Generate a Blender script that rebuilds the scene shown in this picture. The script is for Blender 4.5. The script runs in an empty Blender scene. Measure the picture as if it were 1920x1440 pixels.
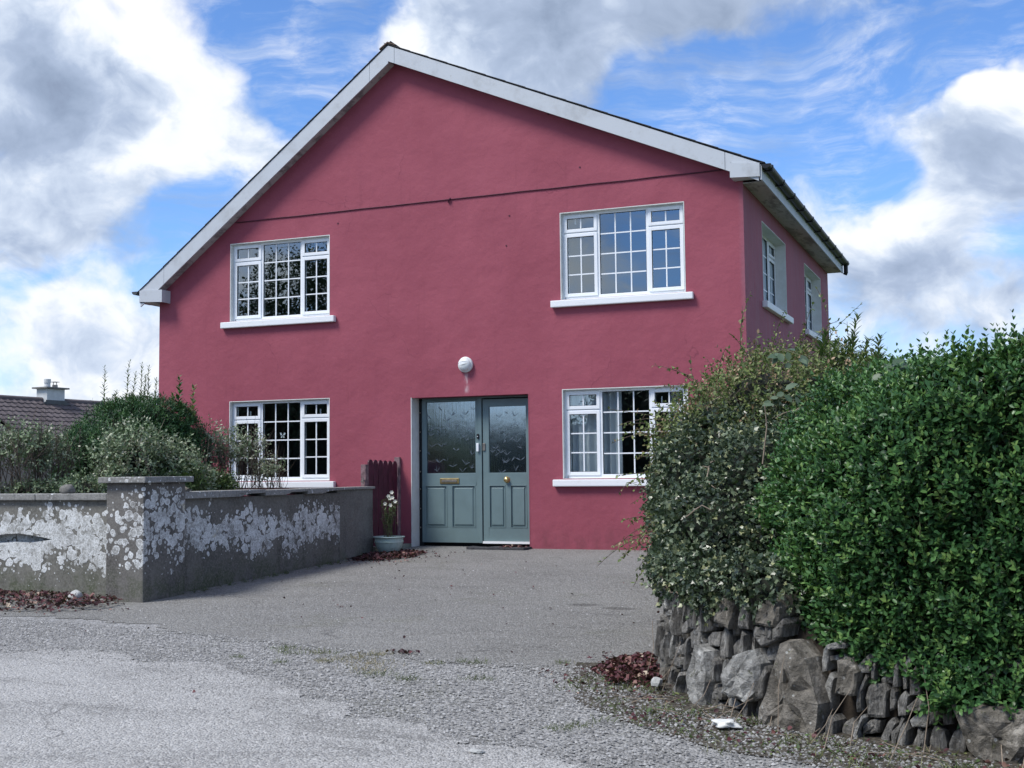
import bpy, bmesh, math, random
import numpy as np
from mathutils import Vector, Matrix
from mathutils.geometry import tessellate_polygon
from mathutils import noise as mnoise

RS = np.random.RandomState(7)
random.seed(7)
SC = bpy.context.scene
COL = SC.collection

# ------------------------------------------------------------------ camera
CF = 2292.0
_pi, _ro, _ya = math.radians(4.09), math.radians(-0.59), math.radians(22.06)
CPOS = np.array([4.41, -15.66, 1.05])
_c, _s = math.cos(_ya), math.sin(_ya)
_r = np.array([_c, _s, 0.0])
FW = np.array([-_s * math.cos(_pi), _c * math.cos(_pi), math.sin(_pi)])
_u = np.cross(_r, FW)
RT = math.cos(_ro) * _r + math.sin(_ro) * _u
UP = -math.sin(_ro) * _r + math.cos(_ro) * _u
cam_d = bpy.data.cameras.new('camera')
cam = bpy.data.objects.new('camera', cam_d)
COL.objects.link(cam)
cam.matrix_world = Matrix(((RT[0], UP[0], -FW[0], CPOS[0]), (RT[1], UP[1], -FW[1], CPOS[1]), (RT[2], UP[2], -FW[2], CPOS[2]), (0, 0, 0, 1)))
cam_d.sensor_fit = 'HORIZONTAL'
cam_d.sensor_width = 36
cam_d.lens = 36 * CF / 1920
cam_d.clip_start = 0.05
cam_d.clip_end = 3000
SC.camera = cam


def ray(px, py):
    return FW + (px - 960) / CF * RT - (py - 720) / CF * UP


def at(px, py, d):            # surveyed point: bearing of a photo pixel, at a measured distance
    return CPOS + ray(px, py) * d


def proj(P):
    d = np.asarray(P) - CPOS
    z = d @ FW
    return np.stack([960 + CF * (d @ RT) / z, 720 - CF * (d @ UP) / z, z], -1)


# ------------------------------------------------------------------ node graph helper
class G:
    def __init__(s, tree):
        s.t = tree

    def n(s, typ, ins=None, **pr):
        nd = s.t.nodes.new(typ)
        for k, v in pr.items():
            setattr(nd, k, v)
        for k, v in (ins or {}).items():
            if v is None:
                continue
            sock = nd.inputs[k]
            if isinstance(v, bpy.types.NodeSocket):
                s.t.links.new(v, sock)
            else:
                try:
                    sock.default_value = v
                except Exception:
                    sock.default_value = (*v, 1.0)
        return nd

    def m(s, op, a, b=0.0, c=None, clamp=False):
        ins = {0: a, 1: b}
        if c is not None:
            ins[2] = c
        return s.n('ShaderNodeMath', ins, operation=op, use_clamp=clamp).outputs[0]

    def vm(s, op, a, b=(0, 0, 0), scale=None):
        ins = {0: a, 1: b}
        nd = s.n('ShaderNodeVectorMath', ins, operation=op)
        if scale is not None:
            if isinstance(scale, bpy.types.NodeSocket):
                s.t.links.new(scale, nd.inputs['Scale'])
            else:
                nd.inputs['Scale'].default_value = scale
        return nd.outputs['Value'] if op in ('DOT_PRODUCT', 'LENGTH', 'DISTANCE') else nd.outputs[0]

    def noise(s, vec, scale, detail=4, rough=0.55, dist=0.0):
        return s.n('ShaderNodeTexNoise', {'Vector': vec, 'Scale': scale, 'Detail': detail, 'Roughness': rough, 'Distortion': dist}).outputs[0]

    def noisec(s, vec, scale, detail=3):
        return s.n('ShaderNodeTexNoise', {'Vector': vec, 'Scale': scale, 'Detail': detail}).outputs[1]

    def vor(s, vec, scale, rnd=1.0, feature='F1'):
        return s.n('ShaderNodeTexVoronoi', {'Vector': vec, 'Scale': scale, 'Randomness': rnd}, feature=feature)

    def rng(s, v, a, b, c=0.0, d=1.0, smooth=True):
        return s.n('ShaderNodeMapRange', {0: v, 1: a, 2: b, 3: c, 4: d}, interpolation_type='SMOOTHSTEP' if smooth else 'LINEAR').outputs[0]

    def ramp(s, fac, stops):
        nd = s.n('ShaderNodeValToRGB', {0: fac})
        el = nd.color_ramp.elements
        while len(el) < len(stops):
            el.new(0.5)
        for e, (p, c) in zip(el, stops):
            e.position = p
            e.color = (*c, 1)
        return nd.outputs[0]

    def mix(s, fac, a, b, mode='MIX'):
        nd = s.n('ShaderNodeMix', data_type='RGBA', blend_type=mode, clamp_factor=True)
        for i, v in ((0, fac), (6, a), (7, b)):
            if isinstance(v, bpy.types.NodeSocket):
                s.t.links.new(v, nd.inputs[i])
            else:
                nd.inputs[i].default_value = v if i == 0 else (*v, 1)
        return nd.outputs[2]

    def bump(s, h, strength, dist, normal=None):
        return s.n('ShaderNodeBump', {'Height': h, 'Strength': strength, 'Distance': dist, 'Normal': normal}).outputs[0]

    def pos(s):
        return s.n('ShaderNodeNewGeometry').outputs['Position']

    def xyz(s, v):
        return s.n('ShaderNodeSeparateXYZ', {0: v}).outputs

    def sc(s, v, k):
        return s.vm('MULTIPLY', v, k)


MATS = {}


def new_mat(name):
    m = bpy.data.materials.new(name)
    m.use_nodes = True
    t = m.node_tree
    t.nodes.clear()
    MATS[name] = m
    return m, G(t)


def finish(g, shader):
    o = g.t.nodes.new('ShaderNodeOutputMaterial')
    g.t.links.new(shader, o.inputs[0])


def princ(g, col, rough=0.6, normal=None, spec=0.5, metal=0.0, **kw):
    ins = {'Base Color': col, 'Roughness': rough, 'Specular IOR Level': spec, 'Metallic': metal, 'Normal': normal}
    ins.update(kw)
    return g.n('ShaderNodeBsdfPrincipled', ins).outputs[0]


# ------------------------------------------------------------------ world: Nishita sky under clouds
SUN_FROM = Vector((-0.42, -0.50, 0.86)).normalized()
world = bpy.data.worlds.new('World')
SC.world = world
world.use_nodes = True
wt = world.node_tree
wt.nodes.clear()
w = G(wt)
sky = w.n('ShaderNodeTexSky', sky_type='NISHITA', sun_disc=False, sun_elevation=math.asin(SUN_FROM.z),
          sun_rotation=math.atan2(SUN_FROM.x, SUN_FROM.y), altitude=0, air_density=1.0, dust_density=0.0, ozone_density=6.0)
dirv = w.n('ShaderNodeTexCoord').outputs['Generated']
dirv = w.vm('NORMALIZE', dirv)
SX = (3.2, 3.2, 4.2)
warp = w.vm('SUBTRACT', w.noisec(w.sc(dirv, SX), 2.2, 3), (0.5, 0.5, 0.5))
dw = w.vm('ADD', w.sc(dirv, SX), w.vm('SCALE', warp, scale=0.35))


def blobs(base, lst):
    """add soft lobes round given sky directions: px, py, radius px, weight, vertical squash"""
    acc = base
    for (px, py, rad, wt_, *sq) in lst:
        c = ray(px, py)
        c = c / np.linalg.norm(c)
        th = rad / CF
        q = sq[0] if sq else 1.0
        dv = w.vm('SUBTRACT', dw2, tuple(c))
        dv = w.sc(dv, (1, 1, q))
        l2 = w.vm('DOT_PRODUCT', dv, dv)
        e = w.m('EXPONENT', w.m('MULTIPLY', l2, -1.0 / (th * th)))
        acc = w.m('MULTIPLY_ADD', e, wt_, acc)
    return acc


warp2 = w.vm('SUBTRACT', w.noisec(w.sc(dirv, (6, 6, 9)), 2.5, 4), (0.5, 0.5, 0.5))
dw2 = w.vm('ADD', dirv, w.vm('SCALE', warp2, scale=0.07))
n1 = w.noise(dw, 2.3, 9, 0.56, 0.0)
dens = w.m('ADD', w.m('MULTIPLY', w.m('SUBTRACT', n1, 0.5), 2.2), 0.62)
dens = blobs(dens, [
    (590, 180, 75, -0.95), (640, 50, 75, -0.95), (690, 215, 50, -0.6), (470, 60, 90, -0.45), (330, 120, 60, -0.15),
    (1320, 190, 130, -0.95, 2.2), (1540, 120, 150, -0.95, 2.0), (1760, 90, 120, -0.9, 1.6), (1900, 30, 90, -0.9), (1180, 170, 60, -0.5),
    (1660, 370, 90, -0.6, 1.5), (1600, 330, 60, -0.4), (1870, 440, 60, -0.5), (330, 400, 90, -0.55, 1.5), (420, 350, 60, -0.5),
    (60, 515, 90, -0.6, 2.5), (250, 500, 80, -0.5, 2), (200, 560, 60, -0.3, 2),
    (60, 130, 130, 0.6), (120, 330, 170, 0.5), (250, 180, 120, 0.55), (520, 270, 90, 0.45), (660, 120, 60, 0.1), (800, 130, 130, 0.7),
    (1000, 60, 200, 0.7), (1350, 40, 150, 0.6, 1.5), (1580, 20, 100, 0.4), (1700, 520, 150, 0.55), (1880, 160, 90, 0.6), (1850, 280, 110, 0.5), (1880, 600, 120, 0.4),
    (80, 640, 180, 0.4), (1450, 260, 110, 0.2, 3)])
dens = w.m('MULTIPLY_ADD', w.m('SUBTRACT', w.noise(dw, 11, 8, 0.65), 0.5), 0.34, dens)
cov = w.rng(dens, 0.36, 0.98)
# thin streaks of high cloud over the blue
st = w.noise(w.vm('ADD', w.sc(dirv, (2.2, 4.0, 15.0)), w.vm('SCALE', warp, scale=0.9)), 3.4, 8, 0.66)
st = w.m('MULTIPLY', w.rng(st, 0.38, 0.80), 0.60)
cov = w.m('MAXIMUM', cov, st)
dz_ = w.xyz(dirv)[2]
cov = w.m('MAXIMUM', cov, w.m('MULTIPLY', w.rng(dz_, 0.0, 0.20, 1.0, 0.0), w.rng(w.noise(dw, 4, 6, 0.6), 0.3, 0.6, 0.55, 0.95)))
# light and grey parts of the cloud bodies
off = tuple(np.array(SUN_FROM) * 0.16)
n2 = w.noise(w.vm('ADD', dw, off), 2.3, 9, 0.56, 0.0)
rel = w.m('SUBTRACT', n2, n1)
gs = w.m('MULTIPLY_ADD', rel, 3.8, 0.34)
gs = w.m('MULTIPLY_ADD', w.rng(dens, 0.75, 1.45), 0.42, gs)
gs = w.m('MULTIPLY_ADD', w.m('SUBTRACT', w.noise(dw, 4.2, 7, 0.55), 0.5), 2.2, gs)
gs = blobs(gs, [(70, 160, 130, 0.12), (110, 350, 150, 0.30, 1.4), (300, 440, 120, 0.3, 1.5), (1300, 90, 130, 0.3, 1.5), (1050, 90, 130, 0.22), (1560, 30, 120, 0.25, 1.5),
                (1640, 560, 90, 0.35), (1850, 300, 120, 0.3), (1750, 630, 90, 0.35), (300, 200, 90, -0.45), (520, 270, 90, -0.5), (640, 170, 80, -0.5),
                (800, 170, 90, -0.5), (1720, 470, 100, -0.45), (1890, 140, 60, -0.6), (90, 620, 150, -0.35), (260, 60, 80, -0.5), (1880, 580, 90, -0.3)])
ccol = w.ramp(w.rng(gs, -0.35, 1.9, 0.0, 1.0, smooth=False), [(0.0, (0.97, 0.98, 1.0)), (0.20, (0.90, 0.94, 1.0)), (0.36, (0.62, 0.71, 0.86)), (0.55, (0.42, 0.51, 0.68)), (0.8, (0.31, 0.39, 0.54)), (1.0, (0.24, 0.30, 0.43))])
bg1 = w.n('ShaderNodeBackground', {'Color': w.mix(1.0, sky.outputs[0], (0.74, 0.87, 1.05), 'MULTIPLY'), 'Strength': 0.10})
bg2 = w.n('ShaderNodeBackground', {'Color': ccol, 'Strength': 0.58})
mx = w.n('ShaderNodeMixShader', {0: cov, 1: bg1.outputs[0], 2: bg2.outputs[0]})
wo = wt.nodes.new('ShaderNodeOutputWorld')
wt.links.new(mx.outputs[0], wo.inputs[0])

sun_d = bpy.data.lights.new('sun', 'SUN')
sun_d.energy = 2.1
sun_d.angle = math.radians(20)
sun_d.color = (1.0, 0.96, 0.9)
sun = bpy.data.objects.new('sun', sun_d)
COL.objects.link(sun)
sun.rotation_euler = SUN_FROM.to_track_quat('Z', 'Y').to_euler()
SC.view_settings.view_transform = 'Standard'
SC.view_settings.look = 'None'
SC.view_settings.exposure = 0.90
SC.view_settings.gamma = 1.0
SC.view_settings.use_curve_mapping = False
try:
    SC.cycles.max_bounces = 8
    SC.cycles.transparent_max_bounces = 12
except Exception:
    pass

# ------------------------------------------------------------------ object helpers


def link(o, parent=None, off=None):
    COL.objects.link(o)
    if parent is not None:
        o.parent = parent
    return o


def tag(o, label=None, cat=None, group=None, kind=None):
    for k, v in (('label', label), ('category', cat), ('group', group), ('kind', kind)):
        if v:
            o[k] = v
    return o


def thing(name, loc, label, cat, group=None):
    e = bpy.data.objects.new(name, None)
    COL.objects.link(e)
    e.location = loc
    e.empty_display_size = 0.2
    return tag(e, label, cat, group)


def world_loc(o):
    p = Vector((0, 0, 0))
    while o is not None:
        p += o.location
        o = o.parent
    return p


class MB:
    """collects polygons in world space; build() links them as one mesh object"""

    def __init__(s):
        s.v = []
        s.f = []
        s.mi = []

    def poly(s, pts, mi=0):
        b = len(s.v)
        s.v += [tuple(p) for p in pts]
        s.f.append(tuple(range(b, b + len(pts))))
        s.mi.append(mi)

    def add(s, verts, faces, mi=0):
        b = len(s.v)
        s.v += [tuple(p) for p in verts]
        for f in faces:
            s.f.append(tuple(b + i for i in f))
            s.mi.append(mi)

    def box(s, a, b, fr=None, mi=0):
        x0, y0, z0 = [min(p, q) for p, q in zip(a, b)]
        x1, y1, z1 = [max(p, q) for p, q in zip(a, b)]
        vs = [(x0, y0, z0), (x1, y0, z0), (x1, y1, z0), (x0, y1, z0), (x0, y0, z1), (x1, y0, z1), (x1, y1, z1), (x0, y1, z1)]
        fs = [(0, 3, 2, 1), (4, 5, 6, 7), (0, 1, 5, 4), (1, 2, 6, 5), (2, 3, 7, 6), (3, 0, 4, 7)]
        if fr is not None:
            vs = [fr(*p) for p in vs]
            if getattr(fr, 'flip', False):
                fs = [f[::-1] for f in fs]
        s.add(vs, fs, mi)

    def prism(s, pts2, fn0, fn1, mi=0):
        n = len(pts2)
        vs = [fn0(p) for p in pts2] + [fn1(p) for p in pts2]
        fs = [tuple(range(n))[::-1], tuple(range(n, 2 * n))] + [(i, (i + 1) % n, n + (i + 1) % n, n + i) for i in range(n)]
        s.add(vs, fs, mi)

    def tube(s, pts, r, n=6, r1=None, mi=0, cap=True):
        pts = [Vector(p) for p in pts]
        r1 = r if r1 is None else r1
        b = len(s.v)
        m = len(pts)
        ref = Vector((0.3, 0.2, 0.93))
        for i, p in enumerate(pts):
            d = (pts[min(i + 1, m - 1)] - pts[max(i - 1, 0)]).normalized()
            if abs(d.dot(ref)) > 0.97:
                rf = Vector((1, 0, 0))
            else:
                rf = ref
            a = d.cross(rf).normalized()
            c = d.cross(a)
            rr = r + (r1 - r) * i / max(1, m - 1)
            for k in range(n):
                t = 2 * math.pi * k / n
                s.v.append(tuple(p + (a * math.cos(t) + c * math.sin(t)) * rr))
        for i in range(m - 1):
            for k in range(n):
                k2 = (k + 1) % n
                s.f.append((b + i * n + k, b + i * n + k2, b + (i + 1) * n + k2, b + (i + 1) * n + k))
                s.mi.append(mi)
        if cap:
            s.f.append(tuple(b + k for k in range(n))[::-1])
            s.f.append(tuple(b + (m - 1) * n + k for k in range(n)))
            s.mi += [mi, mi]

    def lathe(s, prof, c, n=28, fr=None, mi=0, a0=0.0):
        b = len(s.v)
        for (r, z) in prof:
            for k in range(n):
                t = a0 + 2 * math.pi * k / n
                p = (r * math.cos(t), r * math.sin(t), z)
                p = fr(*p) if fr else (c[0] + p[0], c[1] + p[1], c[2] + p[2])
                s.v.append(tuple(p))
        for i in range(len(prof) - 1):
            for k in range(n):
                k2 = (k + 1) % n
                s.f.append((b + i * n + k, b + i * n + k2, b + (i + 1) * n + k2, b + (i + 1) * n + k))
                s.mi.append(mi)

    def build(s, name, mat, parent=None, bevel=0.0, smooth=False, segs=2):
        me = bpy.data.meshes.new(name)
        off = world_loc(parent) if parent is not None else Vector((0, 0, 0))
        me.from_pydata([(x - off.x, y - off.y, z - off.z) for x, y, z in s.v], [], s.f)
        mats = mat if isinstance(mat, (list, tuple)) else [mat]
        for m_ in mats:
            me.materials.append(m_)
        if any(s.mi):
            me.polygons.foreach_set('material_index', s.mi)
        if bevel > 0:
            bm = bmesh.new()
            bm.from_mesh(me)
            bmesh.ops.remove_doubles(bm, verts=bm.verts, dist=1e-5)
            es = [e for e in bm.edges if len(e.link_faces) == 2 and e.calc_face_angle(0) > 0.5]
            bmesh.ops.bevel(bm, geom=es, offset=bevel, segments=segs, profile=0.6, affect='EDGES', clamp_overlap=True)
            bm.to_mesh(me)
            bm.free()
        if smooth:
            me.polygons.foreach_set('use_smooth', [True] * len(me.polygons))
        me.update()
        o = bpy.data.objects.new(name, me)
        return link(o, parent)


def np_mesh(name, verts, faces_n, face_idx, mat, parent=None, tone=None, smooth=False):
    """fast mesh from arrays: faces_n = verts per face (array), face_idx = flat loop vertex index"""
    me = bpy.data.meshes.new(name)
    off = np.array(world_loc(parent)) if parent is not None else np.zeros(3)
    v = (verts - off).astype(np.float32)
    me.vertices.add(len(v))
    me.vertices.foreach_set('co', v.ravel())
    me.loops.add(len(face_idx))
    me.loops.foreach_set('vertex_index', face_idx.astype(np.int32))
    me.polygons.add(len(faces_n))
    st_ = np.concatenate([[0], np.cumsum(faces_n)[:-1]]).astype(np.int32)
    me.polygons.foreach_set('loop_start', st_)
    if smooth:
        me.polygons.foreach_set('use_smooth', np.ones(len(faces_n), bool))
    me.update(calc_edges=True)
    if tone is not None:
        a = me.attributes.new('tone', 'FLOAT', 'POINT')
        a.data.foreach_set('value', tone.astype(np.float32))
    me.materials.append(mat)
    o = bpy.data.objects.new(name, me)
    return link(o, parent)


def nrm(a):
    return a / np.maximum(np.linalg.norm(a, axis=-1, keepdims=True), 1e-9)


# leaf templates: verts (x across, y along, z up), faces
T_OVAL = (np.array([(0, 0, 0), (0, .5, -.05), (0, 1, -.16), (-.22, .25, .03), (-.25, .62, .0), (.22, .25, .03), (.25, .62, .0)]), [(0, 1, 2, 4, 3), (0, 5, 6, 2, 1)])
T_LANCE = (np.array([(0, 0, 0), (0, .5, -.04), (0, 1, -.2), (-.11, .3, .02), (-.09, .7, -.06), (.11, .3, .02), (.09, .7, -.06)]), [(0, 1, 2, 4, 3), (0, 5, 6, 2, 1)])
T_IVY = (np.array([(0, 0, 0), (0, .5, -.06), (0, 1, -.12), (-.2, -.1, .0), (-.52, .22, -.05), (-.27, .48, .02), (.2, -.1, .0), (.52, .22, -.05), (.27, .48, .02)]),
         [(0, 1, 2, 5, 4, 3), (0, 6, 7, 8, 2, 1)])
T_QUAD = (np.array([(0, 0, 0), (-.28, .5, .06), (0, 1, -.08), (.28, .5, .06)]), [(0, 3, 2, 1)])
T_DEAD = (np.array([(0, 0, 0), (0, .5, .12), (0, 1, 0), (-.34, .2, .22), (-.36, .7, .26), (.34, .2, .22), (.36, .7, .2)]), [(0, 1, 2, 4, 3), (0, 5, 6, 2, 1)])
T_BLADE = (np.array([(-.03, 0, 0), (.03, 0, 0), (.02, .6, .08), (-.02, .6, .08), (0, 1, .3)]), [(0, 1, 2, 3), (3, 2, 4)])


def leaves(name, pos, dirs, nor, size, tone, tmpl, mat, parent=None):
    tv, tf = tmpl
    Y = nrm(dirs)
    Z = nrm(nor - (nor * Y).sum(1, keepdims=True) * Y)
    X = np.cross(Y, Z)
    k = len(tv)
    N = len(pos)
    V = pos[:, None, :] + size[:, None, None] * (X[:, None, :] * tv[None, :, 0:1] + Y[:, None, :] * tv[None, :, 1:2] + Z[:, None, :] * tv[None, :, 2:3])
    fl = np.concatenate([np.array(f) for f in tf])
    idx = (fl[None, :] + (np.arange(N) * k)[:, None]).ravel()
    fn = np.tile(np.array([len(f) for f in tf]), N)
    return np_mesh(name, V.reshape(-1, 3), fn, idx, mat, parent, np.repeat(tone, k))


def tubes_np(name, paths, r0, r1, mat, parent=None, n=4):
    mb = MB()
    for i, p in enumerate(paths):
        mb.tube(p, r0 if np.isscalar(r0) else r0[i], n, r1 if np.isscalar(r1) else r1[i], cap=False)
    return mb.build(name, mat, parent)


def gz(x, y):
    """ground height: a gentle rise from the lane up to the house"""
    return np.clip(0.03 * np.asarray(y, float), -0.48, 0.0)


# ------------------------------------------------------------------ materials
def simple(name, col, rough=0.6, var=0.08, scale=6.0, bump=0.0, bscale=40.0, spec=0.4, metal=0.0):
    m, g = new_mat(name)
    p = g.pos()
    n_ = g.noise(p, scale, 5, 0.6)
    c = g.mix(g.rng(n_, 0.3, 0.7), tuple(x * (1 - var) for x in col), tuple(min(1, x * (1 + var)) for x in col))
    nor = g.bump(g.noise(p, bscale, 4, 0.6), bump, 0.01) if bump else None
    finish(g, princ(g, c, rough, nor, spec, metal))
    return m


# painted render of the house
m, g = new_mat('pink_render')
p = g.pos()
a = g.noise(p, 0.7, 5, 0.6)
b = g.noise(g.sc(p, (3.0, 3.0, 0.5)), 2.0, 6, 0.65)
c = g.mix(g.rng(a, 0.3, 0.72), (0.280, 0.066, 0.095), (0.335, 0.085, 0.118))
c = g.mix(g.m('MULTIPLY', g.rng(b, 0.5, 0.8), 0.3), c, (0.30, 0.075, 0.115))
pale = g.m('MULTIPLY', g.rng(g.noise(p, 3.3, 8, 0.75), 0.66, 0.76), 0.22)
c = g.mix(pale, c, (0.42, 0.16, 0.21))
sx, sy, sz = g.xyz(p)
spl = g.m('MULTIPLY', g.rng(sz, 0.05, 0.42, 1, 0), g.rng(g.noise(g.sc(p, (2.5, 2.5, 1.2)), 2.0, 6, 0.7), 0.35, 0.7))
c = g.mix(g.m('MULTIPLY', spl, 0.5), c, (0.13, 0.045, 0.055))
run = g.noise(g.sc(p, (7, 7, 0.45)), 1.6, 6, 0.65)
c = g.mix(g.m('MULTIPLY', g.rng(run, 0.55, 0.8), 0.28), c, (0.17, 0.04, 0.06))
trw = g.noise(g.sc(p, (1, 1, 1.8)), 4.5, 4, 0.6, 0.6)
c = g.mix(g.m('MULTIPLY', g.rng(trw, 0.5, 0.75), 0.16), c, (0.36, 0.11, 0.14))
# weathering of the long side wall: vertical streaks and washed-out paint
sidew = g.rng(sx, 1.25, 1.32)
stk = g.noise(g.sc(p, (1, 5.5, 0.35)), 2.2, 6, 0.65)
c = g.mix(g.m('MULTIPLY', sidew, g.rng(stk, 0.3, 0.75, 0.15, 0.75)), c, (0.27, 0.125, 0.165))
# pale run-off stain under the lamp
dx_ = g.m('ABSOLUTE', g.m('ADD', sx, 2.625))
runm = g.m('MULTIPLY', g.rng(dx_, 0.015, 0.05, 1, 0), g.m('MULTIPLY', g.rng(sz, 2.14, 2.2), g.rng(sz, 2.36, 2.5, 1, 0)))
runm = g.m('MULTIPLY', runm, g.rng(g.noise(g.sc(p, (30, 1, 6)), 1.2, 4), 0.35, 0.6))
c = g.mix(g.m('MULTIPLY', runm, 0.75), c, (0.55, 0.40, 0.42))
# hairline cracks
vo = g.vor(g.vm('ADD', p, g.vm('SCALE', g.noisec(p, 3.0, 4), scale=0.35)), 0.55, 1.0, 'DISTANCE_TO_EDGE').outputs[0]
crk = g.m('MULTIPLY', g.rng(vo, 0.0, 0.004, 1, 0), g.rng(g.noise(p, 0.9, 3), 0.52, 0.62))
c = g.mix(g.m('MULTIPLY', crk, 0.35), c, (0.10, 0.02, 0.04))
h = g.m('ADD', g.m('MULTIPLY', g.noise(p, 150, 3, 0.7), 0.4), g.m('ADD', g.m('MULTIPLY', g.noise(p, 9, 6, 0.7), 1.0), g.m('MULTIPLY', g.noise(p, 1.8, 4), 4.5)))
finish(g, princ(g, c, 0.75, g.bump(h, 0.5, 0.012), 0.25))

m, g = new_mat('white_reveal')
p = g.pos()
n_ = g.noise(p, 5, 6, 0.7)
c = g.mix(g.rng(n_, 0.35, 0.7), (0.62, 0.63, 0.60), (0.72, 0.74, 0.73))
c = g.mix(g.rng(g.noise(p, 18, 5, 0.7), 0.6, 0.8), c, (0.45, 0.46, 0.42))
finish(g, princ(g, c, 0.7, g.bump(g.noise(p, 60, 4), 0.3, 0.006)))
simple('white_upvc', (0.80, 0.83, 0.86), 0.32, 0.02, 4)
m, g = new_mat('white_sill')
p = g.pos()
n_ = g.noise(g.sc(p, (2, 2, 6)), 5, 6, 0.75)
c = g.mix(g.rng(n_, 0.55, 0.78), (0.80, 0.82, 0.84), (0.52, 0.52, 0.47))
finish(g, princ(g, c, 0.6, g.bump(g.noise(p, 50, 4), 0.25, 0.006)))
m, g = new_mat('fascia_white')
p = g.pos()
n_ = g.noise(p, 2.5, 6, 0.7)
c = g.mix(g.rng(n_, 0.45, 0.75), (0.50, 0.535, 0.575), (0.39, 0.41, 0.43))
c = g.mix(g.rng(g.noise(p, 14, 5, 0.75), 0.6, 0.78), c, (0.38, 0.39, 0.38))
finish(g, princ(g, c, 0.6))
m, g = new_mat('soffit_board')
p = g.pos()
n_ = g.noise(g.sc(p, (2.5, 0.8, 1)), 2.0, 6, 0.7)
c = g.mix(g.rng(n_, 0.40, 0.52), (0.24, 0.22, 0.23), (0.46, 0.44, 0.45))
c = g.mix(g.rng(g.noise(p, 16, 5, 0.7), 0.55, 0.75), c, (0.2, 0.19, 0.19))
finish(g, princ(g, c, 0.75))
simple('black_gutter', (0.009, 0.010, 0.012), 0.45, 0.3, 8, spec=0.3)
simple('grey_gutter', (0.06, 0.065, 0.07), 0.4, 0.2)
simple('door_paint', (0.145, 0.21, 0.22), 0.38, 0.07, 3, 0.12, 40, 0.5)
simple('dark_gap', (0.01, 0.012, 0.014), 0.8)
simple('brass', (0.62, 0.46, 0.20), 0.3, 0.15, 20, metal=0.9)
simple('dull_metal', (0.25, 0.23, 0.2), 0.45, 0.2, 20, metal=0.7)
simple('lamp_white', (0.72, 0.75, 0.75), 0.35, 0.05)
simple('roof_slate', (0.05, 0.05, 0.055), 0.7, 0.25, 5, 0.4)
simple('ridge_tile', (0.11, 0.075, 0.055), 0.8, 0.3, 8, 0.4)
simple('room_wall', (0.09, 0.105, 0.125), 0.85, 0.05)
simple('room_floor', (0.09, 0.06, 0.04), 0.6, 0.2)
simple('burgundy_wood', (0.075, 0.012, 0.030), 0.55, 0.25, 9, 0.3, 50)
simple('weathered_post', (0.20, 0.13, 0.14), 0.8, 0.4, 14, 0.4, 60)
simple('bark', (0.11, 0.085, 0.065), 0.85, 0.35, 20, 0.5, 60)
simple('pale_twig', (0.26, 0.21, 0.16), 0.8, 0.25, 20)
simple('green_stem', (0.09, 0.10, 0.045), 0.7, 0.25, 20)
simple('soil', (0.035, 0.027, 0.02), 0.95, 0.4, 10, 0.8, 40)
simple('inner_dark', (0.010, 0.014, 0.008), 0.95, 0.3, 8, 0.8, 25)  # near-black for the light-blocking cores added inside foliage
simple('pale_stone', (0.42, 0.43, 0.42), 0.8, 0.2, 20, 0.4, 60)
simple('white_paper', (0.75, 0.78, 0.80), 0.6, 0.05)
simple('mat_rubber', (0.05, 0.05, 0.055), 0.85, 0.3, 20, 0.6, 60)
simple('petal_white', (0.82, 0.80, 0.68), 0.5, 0.05)
simple('concrete_step', (0.22, 0.23, 0.20), 0.85, 0.3, 6, 0.4, 40)
simple('stack_render', (0.55, 0.57, 0.57), 0.8, 0.08)
simple('bungalow_wall', (0.5, 0.5, 0.48), 0.8, 0.08)
simple('pot_terracotta', (0.30, 0.20, 0.14), 0.8, 0.1)

m, g = new_mat('curtain')
p = g.pos()
sh = g.n('ShaderNodeBsdfDiffuse', {'Color': (0.62, 0.66, 0.70, 1)}).outputs[0]
tr = g.n('ShaderNodeBsdfTranslucent', {'Color': (0.6, 0.65, 0.7, 1)}).outputs[0]
finish(g, g.n('ShaderNodeMixShader', {0: 0.08, 1: sh, 2: tr}).outputs[0])


def glass(name, boost, tint, rough=0.0, bump=None):
    m, g = new_mat(name)
    p = g.pos()
    nor = bump(g, p) if bump else g.bump(g.noise(p, 1.6, 2), 0.02, 0.02)
    fc = g.n('ShaderNodeLayerWeight', {'Blend': 0.5}).outputs['Facing']      # same from both sides of the pane
    f = g.m('ADD', g.m('MULTIPLY', g.m('POWER', fc, 4.0), 0.85), boost, clamp=True)
    t = g.n('ShaderNodeBsdfTransparent', {'Color': (*tint, 1)}).outputs[0]
    gl = g.n('ShaderNodeBsdfGlossy', {'Color': (0.78, 0.90, 1.0, 1), 'Roughness': rough, 'Normal': nor}).outputs[0]
    finish(g, g.n('ShaderNodeMixShader', {0: f, 1: t, 2: gl}).outputs[0])
    return m


glass('window_glass', 0.24, (0.86, 0.92, 0.93))
glass('obscure_glass', 0.44, (0.22, 0.27, 0.30), 0.1,
      lambda g, p: g.bump(g.m('ADD', g.noise(g.sc(p, (80, 1, 3)), 1.0, 2, 0.5), g.m('MULTIPLY', g.noise(p, 5, 2), 0.8)), 0.12, 0.006))
m, g = new_mat('etched_frond')
finish(g, princ(g, (0.13, 0.165, 0.20), 0.25))


def foliage(name, stops, rough=0.42, trans=0.22, spec=0.45):
    m, g = new_mat(name)
    t = g.n('ShaderNodeAttribute', attribute_name='tone').outputs['Fac']
    col = g.ramp(t, stops)
    b = princ(g, col, rough, None, spec)
    tcol = g.mix(0.5, col, (0.10, 0.20, 0.03))
    tl = g.n('ShaderNodeBsdfTranslucent', {'Color': tcol}).outputs[0]
    finish(g, g.n('ShaderNodeMixShader', {0: trans, 1: b, 2: tl}).outputs[0])
    return m


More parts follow.
